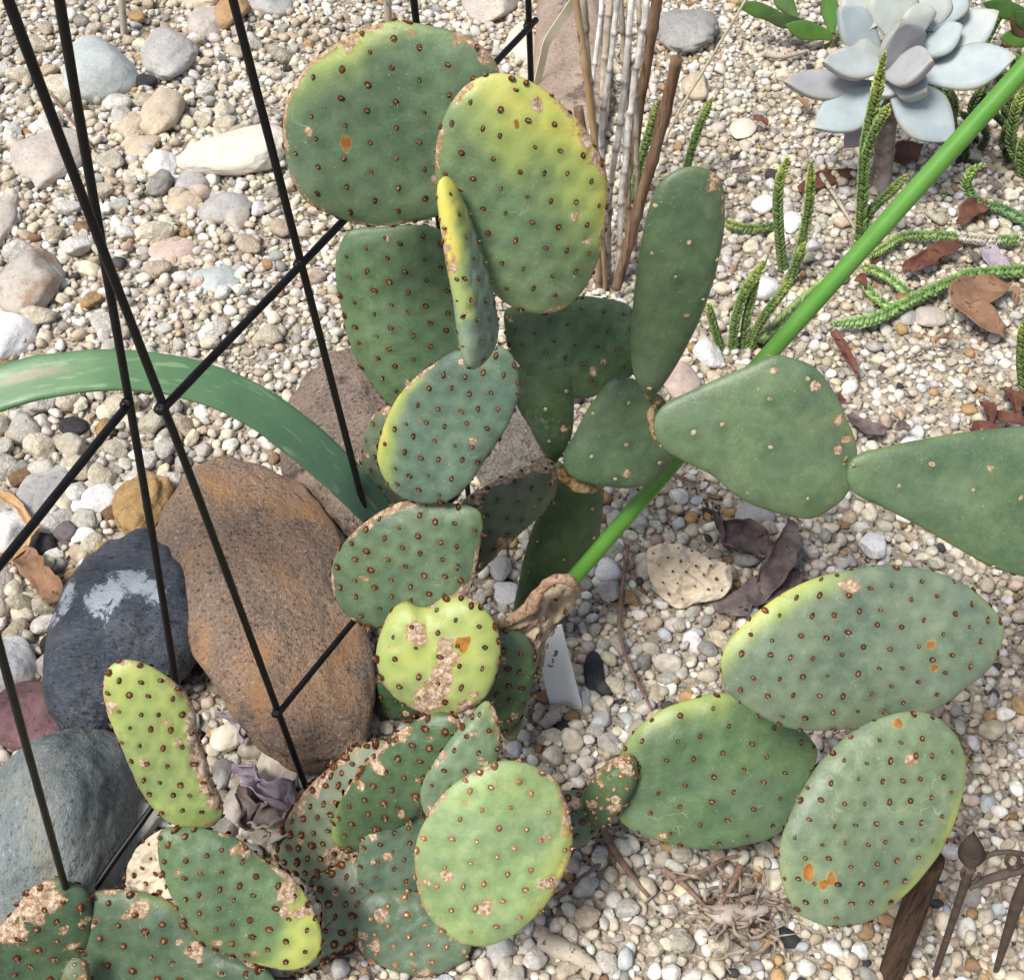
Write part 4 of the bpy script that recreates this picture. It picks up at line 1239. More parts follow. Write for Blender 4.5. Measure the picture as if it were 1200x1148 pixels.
pad(E_, [(192,970),(170,984),(155,1005),(145,1032),(142,1046),(165,1056),(200,1064),(225,1050),(225,1000),(212,975)],
    0.400, -25, 34, 0.013, (0.3,0.26,0.16), dry=(0,1,-3), pale=1.0, wrinkle=0.008, asz=0.0019, sp=0.0130, warp=0.08, label="shrivelled cream dead pad", wear=9)
pad(E_, [(78,1130),(90,1123),(103,1130),(106,1150),(96,1172),(78,1165),(72,1148)],
    0.330, 10, 30, 0.012, (0.16,0.21,0.11), ars='mixed', asz=0.0015, sp=0.008, wear=9)

# ------------------------------------------------------------------ dead pad fallen on the gravel
c = W(806, 676, 0.020)
dead = thing("fallen_cactus_pad", (c[0], c[1], 0), "shrivelled cream cactus pad lying on the gravel by dried leaves", "cactus pad")
pad(dead, [(757,650),(768,640),(795,637),(815,645),(832,655),(856,664),(857,685),(845,702),(815,708),(795,714),(775,700),(762,680)],
    c[1], -12, 60, 0.030, (0.4, 0.33, 0.2), dry=(0, 1, -3), pale=1.0, wrinkle=0.013, asz=0.0013, sp=0.0135, warp=0.10, cork=[(0.5, -1, 0, 0.7)])

# ------------------------------------------------------------------ long arching leaf
def make_leaf_mat():
    n = NT("arching_leaf_skin", 0.42, 0.4)
    tt = n.attr("t")
    cc = n.attr("s")
    comb = n.n("ShaderNodeCombineXYZ")
    n.l(n.math('MULTIPLY', tt, 9.0), comb.inputs[0])
    n.l(n.math('MULTIPLY', cc, 1.2), comb.inputs[1])
    st = n.noise(2.6, 3, 0.55, comb.outputs[0], 0.3)
    c = n.mix(n.ramp(n.noise(25, 4, 0.6), 0.3, 0.7), (0.095, 0.195, 0.090), (0.125, 0.235, 0.105))
    c = n.mix(n.ramp(tt, 0.45, 0.95), c, (0.072, 0.148, 0.115))
    c = n.mix(n.math('MULTIPLY', n.ramp(st, 0.56, 0.68), 0.6), c, (0.26, 0.37, 0.21))
    sc = n.n("ShaderNodeVectorMath", operation='DISTANCE')
    n.l(comb.outputs[0], sc.inputs[0])
    sc.inputs[1].default_value = (0.42 * 9, 0.15 * 1.2, 0)
    m = n.ramp(n.math('ADD', sc.outputs["Value"], n.math('MULTIPLY', n.noise(120, 5, 0.7), 0.5)), 0.66, 0.40)
    c = n.mix(n.math('MULTIPLY', m, 0.8), c, (0.28, 0.25, 0.17))
    n.color(c)
    n.bump(n.noise(300, 4, 0.6), 0.2, 0.0007)
    return n.m

def build_arch_leaf():
    ctl = [(-330, 760, 0.50, 0.0215), (-240, 610, 0.55, 0.0205), (-120, 510, 0.59, 0.0190), (0, 458, 0.610, 0.0172), (80, 440, 0.620, 0.0160), (160, 437, 0.628, 0.0152), (235, 450, 0.632, 0.0154), (300, 478, 0.632, 0.0158),
           (360, 522, 0.630, 0.0160), (410, 568, 0.628, 0.0150), (450, 612, 0.632, 0.0136), (480, 655, 0.640, 0.011), (500, 700, 0.645, 0.006)]
    P = np.array([D(a, b, y) for (a, b, y, w) in ctl])
    w = np.array([q[3] for q in ctl]) * 0.95
    Q = catmull(np.concatenate([P, w[:, None]], 1), 90)
    P, w = Q[:, :3], Q[:, 3]
    T = np.gradient(P, axis=0)
    T /= np.linalg.norm(T, axis=1)[:, None]
    S = 20
    V, tv, sv = [], [], []
    for i in range(len(P)):
        back = norm(np.array((0.0, -0.42, 0.9)) - T[i] * np.dot(T[i], (0.0, -0.42, 0.9)))
        side = np.cross(T[i], back)
        # cross-section: thick crescent, channel on top
        for k in range(S):
            a = 2 * math.pi * k / S
            cx, cy = math.cos(a), math.sin(a)
            hy = (0.42 if cy > 0 else 0.62) * cy
            hy += 0.34 * cx * cx
            V.append(P[i] + (side * 0.0 + back * (hy * w[i] * 0.85) + norm(np.cross(back, T[i])) * (cx * w[i])))
            tv.append(i / (len(P) - 1)); sv.append(cx + 2.2 * (cy < 0))
    V = np.array(V)
    Fc = []
    for i in range(len(P) - 1):
        for k in range(S):
            a, b = i * S + k, i * S + (k + 1) % S
            Fc.append((a, b, b + S, a + S))
    for i0 in (0, (len(P) - 1) * S):
        for k in range(1, S // 2):
            q = (i0 + k, i0 + k + 1, i0 + S - k - 1, i0 + S - k) if k < S // 2 - 1 else (i0 + k, i0 + k + 1, i0 + S - k)
            Fc.append(q)
        Fc.append((i0, i0 + 1, i0 + S - 1))
    V = V + 0.0006 * np.stack([vnoise(V * 60, 3), vnoise(V * 60, 4), vnoise(V * 60, 5)], 1)
    c = P[0]
    t = thing("arching_leaf_plant", (P[0][0], P[0][1], 0), "long thick green leaf arching behind the trellis over brown boulders", "succulent leaf")
    me = mesh_of("leaf", V - ORIGIN[t], Fc)
    fattr(me, "t", tv); fattr(me, "s", sv)
    link("leaf", me, make_leaf_mat(), t)
    # rest of the leaf down to the ground, out of the picture
    V2, F2 = tube_geo([P[0] + (0.004, 0, 0), P[0] + (-0.02, -0.01, -0.12), (P[0][0] - 0.02, P[0][1], -0.01)], [0.026, 0.028, 0.03], 12, 10)
    obj("stem", V2, F2, simple_mat("leaf_base_skin", (0.10, 0.2, 0.08), (0.14, 0.25, 0.1), 30, 0.5, 0.2), t)
    # small marginal teeth along the lower edge
    teeth = []
    for i in range(8, 84, 3):
        back = norm(np.array((0.0, -0.42, 0.9)) - T[i] * np.dot(T[i], (0.0, -0.42, 0.9)))
        sd = norm(np.cross(back, T[i]))
        for s in (1, -1):
            b0 = P[i] + sd * s * w[i] * 0.985 + back * w[i] * 0.22
            tip = b0 + sd * s * 0.0022 + T[i] * 0.0012 + back * 0.0006
            teeth.append(tube_geo([b0 - sd * s * 0.001, tip], [0.0010, 0.0002], 4, None))
    V3, F3 = merge(teeth)
    o = obj("marginal_teeth", V3, F3, simple_mat("leaf_tooth", (0.25, 0.33, 0.14), (0.4, 0.42, 0.2), 200, 0.6, 0), t)
    o["kind"] = "stuff"
build_arch_leaf()

# ------------------------------------------------------------------ bright green stalk
def build_stalk():
    p0, p1 = D(655, 697, 0.632), None
    d = ray(1200, 80)
    p1 = CAM + d * 0.85
    p2 = p1 + (p1 - p0) * 0.35
    bend = np.array((0.0, 0.0, 0.004))
    n = NT("green_stalk_skin", 0.38, 0.4)
    v = n.map((1, 1, 1))
    c = n.mix(n.ramp(n.noise(30, 5, 0.6), 0.3, 0.7), (0.088, 0.255, 0.036), (0.120, 0.305, 0.050))
    c = n.mix(n.math('MULTIPLY', n.ramp(n.noise(400, 3, 0.6), 0.66, 0.75), 0.45), c, (0.25, 0.42, 0.14))
    c = n.mix(n.math('MULTIPLY', n.ramp(n.noise(14, 6, 0.7), 0.55, 0.75), 0.35), c, (0.10, 0.22, 0.05))
    c = n.mix(n.math('MULTIPLY', n.ramp(n.noise(90, 5, 0.75), 0.64, 0.72), 0.4), c, (0.22, 0.30, 0.12))
    n.color(c)
    n.bump(n.noise(250, 4, 0.6), 0.15, 0.0006)
    root = W(640, 760, 0)
    t = thing("green_stalk", (root[0], root[1], 0), "bright green smooth round stalk leaning across the smooth cactus", "plant stalk")
    pm = (p0 + p1) / 2 + bend
    lo = p0 + (p0 - p1) * 0.27
    V, Fc = tube_geo([lo, p0, pm, p1, p2], [0.0066, 0.0065, 0.0065, 0.0066, 0.0067], 18, 120, 0.03, 5)
    obj("stalk", V, Fc, n.m, t)
build_stalk()

# ------------------------------------------------------------------ scaly chain-like succulent stems
def scaly_stem(parent, pts, w=0.0062, seed=0, col=(0.17, 0.25, 0.085), tip=(0.33, 0.37, 0.10), dead=None):
    P = np.array(pts, float)
    w = w * 0.86
    col, tip = np.array(col) * 1.0, np.array(tip) * np.array((0.84, 0.9, 0.9))
    g = np.random.default_rng(seed + 900)
    L = np.linalg.norm(np.diff(P, axis=0), axis=1).sum()
    step = w * 0.50
    n = max(8, int(L / step))
    Q = catmull(P, n) if len(P) > 2 else np.stack([np.linspace(P[0, k], P[1, k], n) for k in range(3)], 1)
    T = np.gradient(Q, axis=0)
    T /= np.linalg.norm(T, axis=1)[:, None] + 1e-12
    side = norm(np.cross(T[0], (0.2, 0.4, 0.9)))
    parts, cols = [], []
    V0, F0 = tube_geo(Q, w * 0.28, 6)
    parts.append((V0, F0)); cols.append(np.tile(np.array(col) * 0.6, (len(V0), 1)))
    for i in range(n):
        side = norm(side - T[i] * np.dot(side, T[i]))
        up = np.cross(side, T[i])
        f = i / max(n - 1, 1)
        taper = 1.0 - 0.65 * max(0, (f - 0.82) / 0.18) ** 1.5
        for k in range(2):
            for sgn in (1, -1):
                base_dir = (side if (k == 0) else up) * sgn
                o_ = norm(base_dir + 0.12 * g.normal(size=3))
                cr = np.cross(T[i], o_)
                a = Q[i] + T[i] * (step * 0.5 * k)
                ln = w * 0.98 * taper * g.uniform(0.85, 1.15)
                wd = w * 0.46 * taper
                b0 = a + o_ * w * 0.10
                tipp = a + o_ * w * 0.80 * taper + T[i] * ln * 0.95
                midp = a + o_ * w * 0.52 * taper + T[i] * ln * 0.30
                V = np.array([b0 - cr * wd * 0.6, b0 + cr * wd * 0.6, midp + cr * wd, tipp, midp - cr * wd, midp + o_ * w * 0.10, a + T[i] * ln * 0.5])
                Fq = [(0, 1, 5), (1, 2, 5), (2, 3, 5), (3, 4, 5), (4, 0, 5), (1, 0, 6), (2, 1, 6), (3, 2, 6), (4, 3, 6), (0, 4, 6)]
                parts.append((V, Fq))
                m = sstep(0.55, 1.0, f)
                c = np.array(col) * (1 - m) + np.array(tip) * m
                if dead is not None and dead[0] < f < dead[1]:
                    c = np.array((0.50, 0.46, 0.38))
                c = c * g.uniform(0.75, 1.25)
                cc = np.tile(c, (7, 1))
                cc[3] *= 1.7; cc[5] *= 1.0; cc[0:2] *= 0.6; cc[6] *= 0.8  # darkened scale bases paint in the shade of gaps between scales
                cols.append(cc)
    V, Fc = merge(parts)
    me = mesh_of("stem", V - ORIGIN[parent], Fc, False)
    cattr(me, "col", np.concatenate(cols))
    link("stem", me, M_STEM, parent)

def upright(px_base, px_tip, mids=(), lean=0.0):
    b = W(*px_base, 0.0)
    out = [b]
    tot = len(mids) + 1
    for i, m in enumerate(list(mids) + [px_tip]):
        out.append(D(m[0], m[1], b[1] + lean * (i + 1) / tot))
    return out

def lying(pxs, z=0.012):
    return [W(a, b, z if not isinstance(z, (list, tuple)) else z[i]) for i, (a, b) in enumerate(pxs)]

def chain_plant(px, py, label):
    return plant("chain_succulent", px, py, label, "succulent")
s1 = chain_plant(905, 395, "clump of scaly green chain stems beside the upright smooth pad")
scaly_stem(s1, upright((918, 318), (922, 188), [(914, 285), (912, 225)]), 0.0100, 1)
scaly_stem(s1, upright((928, 322), (951, 192), [(939, 285), (948, 238)]), 0.0092, 2)
scaly_stem(s1, upright((922, 335), (942, 288), [(932, 310)]), 0.0095, 3)
scaly_stem(s1, upright((858, 410), (896, 308), [(862, 375), (873, 342)]), 0.0092, 4)
scaly_stem(s1, upright((872, 408), (888, 316), [(874, 380), (882, 345)]), 0.0080, 24)
scaly_stem(s1, upright((878, 408), (926, 330), [(893, 375)]), 0.0088, 5)
scaly_stem(s1, upright((845, 410), (830, 358), [(836, 380)]), 0.0080, 6)
scaly_stem(s1, lying([(910, 264), (880, 268), (850, 262)], 0.012), 0.0088, 7)
scaly_stem(s1, lying([(890, 400), (930, 360), (975, 322)], 0.015), 0.0092, 8, (0.18, 0.26, 0.09))
s2 = chain_plant(1010, 285, "scaly chain stems rising in front of the pale rosette")
scaly_stem(s2, upright((1008, 285), (1036, 66), [(1011, 224), (1015, 168), (1026, 115)], -0.02), 0.0112, 11)
scaly_stem(s2, [D(1014, 185, 1.17), D(1024, 155, 1.165), D(1040, 126, 1.16)], 0.0095, 12)
scaly_stem(s2, upright((1003, 285), (1060, 208), [(1020, 248), (1042, 226)]), 0.0098, 13)
s3 = chain_plant(1090, 300, "long scaly chain stem lying under the green stalk with a bleached end")
scaly_stem(s3, lying([(1196, 281), (1158, 281), (1112, 277), (1062, 277), (1040, 288), (1020, 300)], 0.016), 0.0105, 14, (0.21, 0.30, 0.11), (0.36, 0.45, 0.15), dead=(0.1, 0.36))
s4 = chain_plant(1080, 345, "long scaly green chain stem trailing beside the brown curled leaf")
scaly_stem(s4, lying([(1205, 317), (1165, 319), (1130, 324), (1078, 347), (1027, 372), (978, 380)], 0.016), 0.0125, 15, (0.20, 0.32, 0.11), (0.32, 0.46, 0.18))
scaly_stem(s4, lying([(1066, 346), (1040, 325), (1012, 313)], 0.015), 0.0095, 16, (0.20, 0.32, 0.11))
scaly_stem(s4, lying([(1045, 362), (1022, 345), (1010, 328)], 0.012), 0.0085, 17, (0.20, 0.31, 0.11))
s5 = chain_plant(805, 190, "single scaly green stem behind the upright smooth pad's tip")
scaly_stem(s5, upright((802, 208), (833, 118), [(815, 160)]), 0.0090, 18)
s6 = chain_plant(745, 235, "scaly green stem growing against the brown cane")
scaly_stem(s6, upright((740, 240), (772, 120), [(748, 200), (758, 165)]), 0.0092, 19)
s7 = chain_plant(1190, 200, "scaly stems curling beyond the rosette beside the green stalk")
scaly_stem(s7, upright((1205, 200), (1198, 108), [(1186, 172), (1188, 140)]), 0.0120, 20)
scaly_stem(s7, upright((1198, 208), (1212, 150), [(1198, 175)]), 0.0120, 21)
scaly_stem(s7, [W(1215, 268, 0.01), W(1180, 248, 0.015), W(1150, 238, 0.02), D(1134, 220, 1.27), D(1138, 202, 1.27), D(1150, 195, 1.27)], 0.0110, 22, (0.13, 0.22, 0.10), (0.32, 0.42, 0.10))
scaly_stem(s7, upright((1118, 150), (1108, 100), [(1114, 125)]), 0.0095, 23, (0.09, 0.12, 0.05))
s8 = chain_plant(1196, 470, "scaly green stem beside dark red leaves near the smooth pad")
scaly_stem(s8, upright((1203, 470), (1200, 380), [(1198, 425)]), 0.0105, 25)
s9 = chain_plant(1172, 40, "scaly stem poking up beyond the rosette")
scaly_stem(s9, upright((1150, 60), (1184, -4), [(1165, 30)]), 0.0095, 26)
random.seed(77)
for i in range(34):     # low mat of dark green stems behind the rosette
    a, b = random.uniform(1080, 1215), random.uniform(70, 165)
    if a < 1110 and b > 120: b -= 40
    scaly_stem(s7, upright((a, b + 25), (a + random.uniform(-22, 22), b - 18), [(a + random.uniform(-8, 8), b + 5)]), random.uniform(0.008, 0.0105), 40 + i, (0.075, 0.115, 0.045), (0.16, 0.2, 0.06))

# ------------------------------------------------------------------ succulent leaves
def make_rosette_mat():
    n = NT("rosette_leaf_skin", 0.5, 0.3)
    tt, ss = n.attr("t"), n.attr("s")
    base = n.attr("col", "Color")
    c = n.mix(n.ramp(n.noise(30, 4, 0.6), 0.3, 0.7), n.mix(1.0, base, (0.88, 0.88, 0.90), 'MULTIPLY'), n.mix(1.0, base, (1.1, 1.1, 1.08), 'MULTIPLY'))
    edge = n.ramp(n.math('ADD', ss, n.math('MULTIPLY', n.noise(60, 4, 0.6), 0.35)), 0.92, 1.22)
    c = n.mix(n.math('MULTIPLY', edge, 0.55), c, (0.42, 0.34, 0.22))
    tip = n.ramp(n.math('ADD', tt, n.math('MULTIPLY', n.noise(45, 5, 0.65), 0.3)), 1.02, 1.2)
    c = n.mix(n.math('MULTIPLY', tip, 0.6), c, (0.40, 0.31, 0.15))
    c = n.mix(n.math('MULTIPLY', n.ramp(n.noise(220, 3, 0.6), 0.70, 0.76), 0.6), c, (0.14, 0.13, 0.15))
    n.color(c)
    n.bump(n.noise(150, 4, 0.6), 0.15, 0.0008)
    return n.m
M_ROS = make_rosette_mat()
def make_jade_mat():
    n = NT("glossy_green_leaf", 0.35, 0.4)
    base = n.attr("col", "Color")
    ss = n.attr("s")
    c = n.mix(n.ramp(n.noise(40, 4, 0.6), 0.3, 0.7), n.mix(1.0, base, (0.8, 0.8, 0.8), 'MULTIPLY'), n.mix(1.0, base, (1.2, 1.2, 1.2), 'MULTIPLY'))
    c = n.mix(n.math('MULTIPLY', n.ramp(ss, 0.85, 1.0), 0.6), c, (0.16, 0.045, 0.02))
    n.color(c)
    return n.m
M_JADE = make_jade_mat()

def fleshy_leaf(parent, base, tip, width, thick, face=None, col=(0.45, 0.52, 0.56), mat=None, curve=0.12, wpos=0.62, name="leaf", seed=0):
    base, tip = np.array(base, float), np.array(tip, float)
    L = np.linalg.norm(tip - base)
    t = norm(tip - base)
    f = norm(CAM - (base + tip) / 2) if face is None else norm(face)
    up = norm(f - t * np.dot(f, t))
    side = np.cross(t, up)
    NL, S = 22, 14
    V, tv, sv = [], [], []
    for i in range(NL + 1):
        u = i / NL
        prof = (0.30 + 0.70 * math.sin(min(1, u / wpos) * math.pi / 2) ** 1.3) if u < wpos else (max(0, 1 - ((u - wpos) / (1 - wpos)) ** 1.7)) ** 0.95
        c = base + t * (L * u) + up * (curve * L * (u * u - 0.6 * u))
        for k in range(S):
            a = 2 * math.pi * k / S
            cx, cy = math.cos(a), math.sin(a)
            hy = cy * (0.75 if cy > 0 else 1.1) + 0.55 * cx * cx * (1 if mat is None else 0.3)
            V.append(c + side * (cx * width / 2 * prof) + up * (hy * thick / 2 * (0.35 + 0.65 * prof) * (1 if u < 1 else 0.2)))
            tv.append(u); sv.append(abs(cx) * (0.5 + 0.5 * prof))
    V = np.array(V)
    V = V + 0.0009 * np.stack([vnoise(V * 45 + seed, seed), vnoise(V * 45, seed + 1), vnoise(V * 45, seed + 2)], 1)
    Fc = []
    for i in range(NL):
        for k in range(S):
            a, b = i * S + k, i * S + (k + 1) % S
            Fc.append((a, b, b + S, a + S))
    me = mesh_of(name, V - ORIGIN[parent], Fc)
    fattr(me, "t", tv); fattr(me, "s", sv)
    cattr(me, "col", np.tile(np.array(col), (len(V), 1)))
    return link(name, me, mat or M_ROS, parent)

def q3(a, b):       # coordinates measured on an enlargement of the upper right quarter
    return 780 + a / 2.857, b / 2.857

ros = plant("rosette_succulent", 1032, 226, "pale blue-grey rosette succulent with thick spoon leaves on a bare stem", "succulent")
YC = ORIGIN[ros][1] + 0.005
core = D(*q3(775, 215), YC)
PB, PL, PP, PG = (0.36, 0.425, 0.435), (0.41, 0.455, 0.445), (0.36, 0.365, 0.38), (0.39, 0.43, 0.395)
# (base px, tip px, width px in the enlargement, tip depth offset, colour)
LV = [((690, 100), (610, -50), 125, 0.055, PG), ((760, 120), (750, -55), 150, 0.045, PG), ((870, 100), (960, -70), 170, 0.06, PB), ((880, 110), (905, -40), 110, 0.05, PG),
      ((715, 190), (565, 28), 120, 0.02, PB), ((850, 110), (838, 8), 100, 0.02, PG), ((860, 200), (1112, 52), 135, 0.035, PL),
      ((830, 190), (996, 92), 105, 0.015, PB), ((740, 200), (575, 160), 80, 0.0, PG), ((850, 260), (1172, 205), 140, -0.02, PB),
      ((690, 290), (383, 292), 98, -0.02, PP), ((740, 222), (512, 222), 100, -0.03, PL), ((800, 250), (770, 62), 152, -0.01, PP),
      ((790, 260), (700, 330), 70, -0.03, PL), ((740, 300), (490, 445), 135, -0.055, PB), ((750, 270), (950, 478), 165, -0.055, PB),
      ((770, 280), (880, 318), 95, -0.05, PL), ((735, 250), (907, 215), 128, -0.055, PP), ((720, 380), (600, 500), 80, -0.03, (0.40, 0.33, 0.36))]
for i, (b, t_, wpx, dy, cl) in enumerate(LV):
    bb = D(*q3(*b), YC + dy * 0.3)
    tp = D(*q3(*t_), YC + dy)
    s = depth_of(bb) / F
    ax_ = norm(tp - core)
    fc = norm(CAM - bb) * 0.55 + norm(np.array((0.0, -0.25, 1.0))) * 0.75 - ax_ * 0.2
    fleshy_leaf(ros, bb, tp, wpx / 2.857 * s * 1.16, 0.024, fc, cl, None, 0.26, 0.56, "leaf", i)
Vt, Ft = tube_geo([(ORIGIN[ros][0], ORIGIN[ros][1], -0.01), D(*q3(728, 540), YC), D(*q3(742, 420), YC), D(*q3(765, 300), YC), D(*q3(775, 180), YC + 0.01)], [0.0125, 0.0115, 0.012, 0.013, 0.012], 14, 40, 0.10, 9)
obj("stem", Vt, Ft, simple_mat("bare_succulent_stem", (0.30, 0.27, 0.25), (0.18, 0.13, 0.10), 55, 0.7, 0.3, c3=(0.36, 0.35, 0.34), s3=120), ros)

jade = plant("paddle_leaf_plant", 985, 60, "glossy green paddle-leaved succulent beside the pale rosette", "succulent")
yj = ORIGIN[jade][1]
J1, J2 = (0.085, 0.19, 0.035), (0.06, 0.13, 0.03)
for i, (b, t_, w, cl) in enumerate([((570, 125), (395, 85), 62, J1), ((572, 140), (468, 240), 60, J1), ((560, 110), (540, -30), 60, J1), ((580, 110), (690, -40), 60, J1),
                                    ((420, 70), (235, 10), 50, J2), ((440, 60), (360, -40), 60, J2), ((500, 90), (330, 60), 45, (0.05, 0.08, 0.03))]):
    bb, tp = D(*q3(*b), yj), D(*q3(*t_), yj - 0.01 + 0.02 * (i % 3))
    fleshy_leaf(jade, bb, tp, w / 2.857 * depth_of(bb) / F, 0.005, None, cl, M_JADE, 0.05, 0.6, "leaf", 30 + i)
jb = D(*q3(565, 130), yj)
Vt, Ft = tube_geo([(jb[0], yj, -0.01), jb + (0, 0, 0.003)], [0.005, 0.004], 8, 10, 0.1, 3)
obj("stem", Vt, Ft, simple_mat("paddle_stem", (0.16, 0.14, 0.07), (0.11, 0.08, 0.05), 80), jade)
jade2 = plant("paddle_leaf_plant", 1195, 75, "glossy green paddle leaf beyond the rosette next to the stalk", "succulent")
yj = ORIGIN[jade2][1]
for i, (b, t_, w, cl) in enumerate([((1260, 130), (1115, 125), 62, J1), ((1250, 110), (1170, 40), 55, J2), ((1240, 140), (1150, 60), 50, (0.11, 0.06, 0.03)), ((1240, 60), (1060, 10), 60, J2)]):
    bb, tp = D(*q3(*b), yj), D(*q3(*t_), yj - 0.01)
    fleshy_leaf(jade2, bb, tp, w / 2.857 * depth_of(bb) / F, 0.005, None, cl, M_JADE, 0.05, 0.6, "leaf", 50 + i)
jb = D(*q3(1250, 130), yj)
Vt, Ft = tube_geo([(jb[0], yj, -0.01), jb], [0.005, 0.004], 8, 10, 0.1, 3)
obj("stem", Vt, Ft, bpy.data.materials["paddle_stem"], jade2)

# ------------------------------------------------------------------ dead stems, canes and straws
M_DEADW = simple_mat("bleached_stem", (0.62, 0.58, 0.50), (0.74, 0.71, 0.64), 60, 0.85, 0.5, 0.001, 0.2, (1, 1, 0.25), (0.13, 0.09, 0.06), 170, (0.60, 0.64))
M_DEADG = simple_mat("grey_dead_stem", (0.38, 0.33, 0.26), (0.50, 0.44, 0.35), 60, 0.9, 0.5, 0.001, 0.2, (1, 1, 0.25), (0.14, 0.10, 0.07), 180, (0.58, 0.66))
M_CANE = simple_mat("brown_cane", (0.19, 0.11, 0.065), (0.30, 0.20, 0.13), 110, 0.85, 1.0, 0.0025, 0.15, (1, 1, 0.10), (0.10, 0.06, 0.04), 190, (0.55, 0.66))
M_CANET = simple_mat("tan_cane", (0.40, 0.25, 0.12), (0.48, 0.34, 0.20), 50, 0.75, 0.4, 0.001, 0.25, (1, 1, 0.15), (0.10, 0.065, 0.04), 160, (0.62, 0.68))
M_STRAW = simple_mat("straw", (0.42, 0.35, 0.24), (0.54, 0.46, 0.33), 120, 0.8, 0.3)

M_REED = vcol_mat("jointed_dead_stem", 0.9, 0.7, 500, 0.2, 0.15)
def q5(a, b):       # enlargement around the dead stems
    return 600 + a / 4.784, b / 4.784

ds = plant("dead_plant_stems", 715, 330, "bundle of bleached jointed dead stems beside the brown cane", "dead plant")
def reed(parent, pxs, y0, y1, wpx, mat, name="stem", seed=0, knots=True, wob=0.06):
    n = len(pxs)
    P = np.array([D(a, b, y0 + (y1 - y0) * i / (n - 1)) for i, (a, b) in enumerate(pxs)])
    r = wpx / 2 * depth_of(P[n // 2]) / F
    m = 46
    Q = catmull(P, m) if n > 2 else np.stack([np.linspace(P[0, k], P[1, k], m) for k in range(3)], 1)
    rr = np.full(m, r)
    if knots:
        kk = np.random.default_rng(seed).integers(6, m - 4, 5)
        for k in kk:
            rr += r * 0.22 * np.exp(-((np.arange(m) - k) / 0.9) ** 2)
    if mat in (M_DEADW, M_DEADG):
        g = np.random.default_rng(seed + 70)
        m2 = 110
        u = np.linspace(0, m - 1, m2)
        Q2 = np.stack([np.interp(u, np.arange(m), Q[:, k]) for k in range(3)], 1)
        r2 = np.full(m2, r) * (1 + 0.08 * vnoise(np.stack([u * 0.5, u * 0, u * 0], 1), seed))
        c0 = np.array((0.80, 0.77, 0.70)) if mat is M_DEADW else np.array((0.40, 0.345, 0.27))
        colr = np.tile(c0, (m2, 1)) * (1 + 0.2 * vnoise(np.stack([u * 0.22, u * 0, u * 0 + seed], 1), seed + 3))[:, None]
        nodes = np.cumsum(g.integers(9, 17, 12))
        kink = np.zeros(3)
        for k in nodes[nodes < m2 - 2]:
            wgt = np.exp(-((np.arange(m2) - k) / 0.75) ** 2)
            r2 = r2 * (1 + 0.28 * wgt)
            colr = colr * (1 - 0.72 * wgt[:, None]) + np.array((0.10, 0.065, 0.04)) * 0.72 * wgt[:, None]
            Q2[k:] += g.normal(0, r * 0.28, 3) * np.array((1, 1, 0))
        low = sstep(0.55, 0.95, u / (m - 1) + 0.2 * g.uniform(-1, 1))[:, None] * 0.55
        colr = colr * (1 - low) + np.array((0.24, 0.155, 0.09)) * low
        V, Fc = tube_geo(Q2, r2, 9, None, 0.10, seed)
        cc = np.concatenate([np.repeat(colr, 9, axis=0), colr[:1], colr[-1:]])
        cc = cc * (1 + 0.35 * np.clip(fbm(V * np.array((260, 260, 70)), seed, 3), -1, 0.4))[:, None]
        o = obj(name, V, Fc, M_REED, parent)
        cattr(o.data, "col", np.clip(cc, 0.02, 0.9))
        return o
    V, Fc = tube_geo(Q, rr, 9, None, wob, seed)
    return obj(name, V, Fc, mat, parent)
Y0 = ORIGIN[ds][1]
reed(ds, [q5(590, -120), q5(590, 0), q5(560, 270), q5(530, 500), q5(500, 730), (709, 215), (712, 300), (716, 345)], Y0 + 0.02, Y0, 7, M_DEADW, seed=1)
reed(ds, [q5(680, -120), q5(672, 0), q5(650, 230), q5(620, 510), q5(590, 750), q5(550, 1120), (712, 300), (710, 350)], Y0 + 0.05, Y0, 7.5, M_DEADW, seed=2)
reed(ds, [q5(765, -120), q5(755, 0), q5(730, 250), q5(690, 560), q5(660, 880), q5(635, 1090), (730, 290), (724, 345)], Y0 + 0.04, Y0 - 0.01, 7.5, M_DEADW, seed=3)
reed(ds, [q5(515, -100), q5(500, 60), q5(470, 320), q5(455, 390), (692, 130), (697, 240), (702, 330)], Y0 + 0.05, Y0 + 0.01, 6, M_DEADW, seed=4)
reed(ds, [q5(600, -60), q5(612, 50), q5(625, 300), (733, 150), (735, 260), (738, 320)], Y0 + 0.10, Y0 + 0.08, 6.5, M_DEADG, seed=5)
reed(ds, [q5(700, -60), q5(708, 0), q5(716, 180), q5(700, 420), (746, 210), (742, 300)], Y0 + 0.12, Y0 + 0.06, 6.5, M_DEADG, seed=6)
reed(ds, [q5(540, -60), q5(545, 50), q5(530, 260), q5(520, 560), (708, 215), (706, 310)], Y0 + 0.12, Y0 + 0.06, 9, M_DEADG, seed=7)
reed(ds, [q5(650, -60), q5(655, 200), q5(660, 420), q5(655, 700), (736, 240), (735, 310)], Y0 + 0.12, Y0 + 0.07, 5, M_DEADG, seed=8)
def cane(name, pxs, y0, y1, wpx, mat, label, cat="cane", seed=0):
    base = D(*pxs[-1], y1)
    t = thing(name, (base[0], base[1], max(0.0, base[2])), label, cat)
    reed(t, pxs, y0, y1, wpx, mat, "shaft", seed)
    return t
yb = W(722, 340)[1]
cane("cane", [q5(352, -100), q5(358, 0), q5(395, 250), q5(440, 600), (700, 200), (706, 290), (708, 348)], yb + 0.00, yb, 8, M_CANET, "tan cane with worn bark beside the pale folded strip", seed=11)
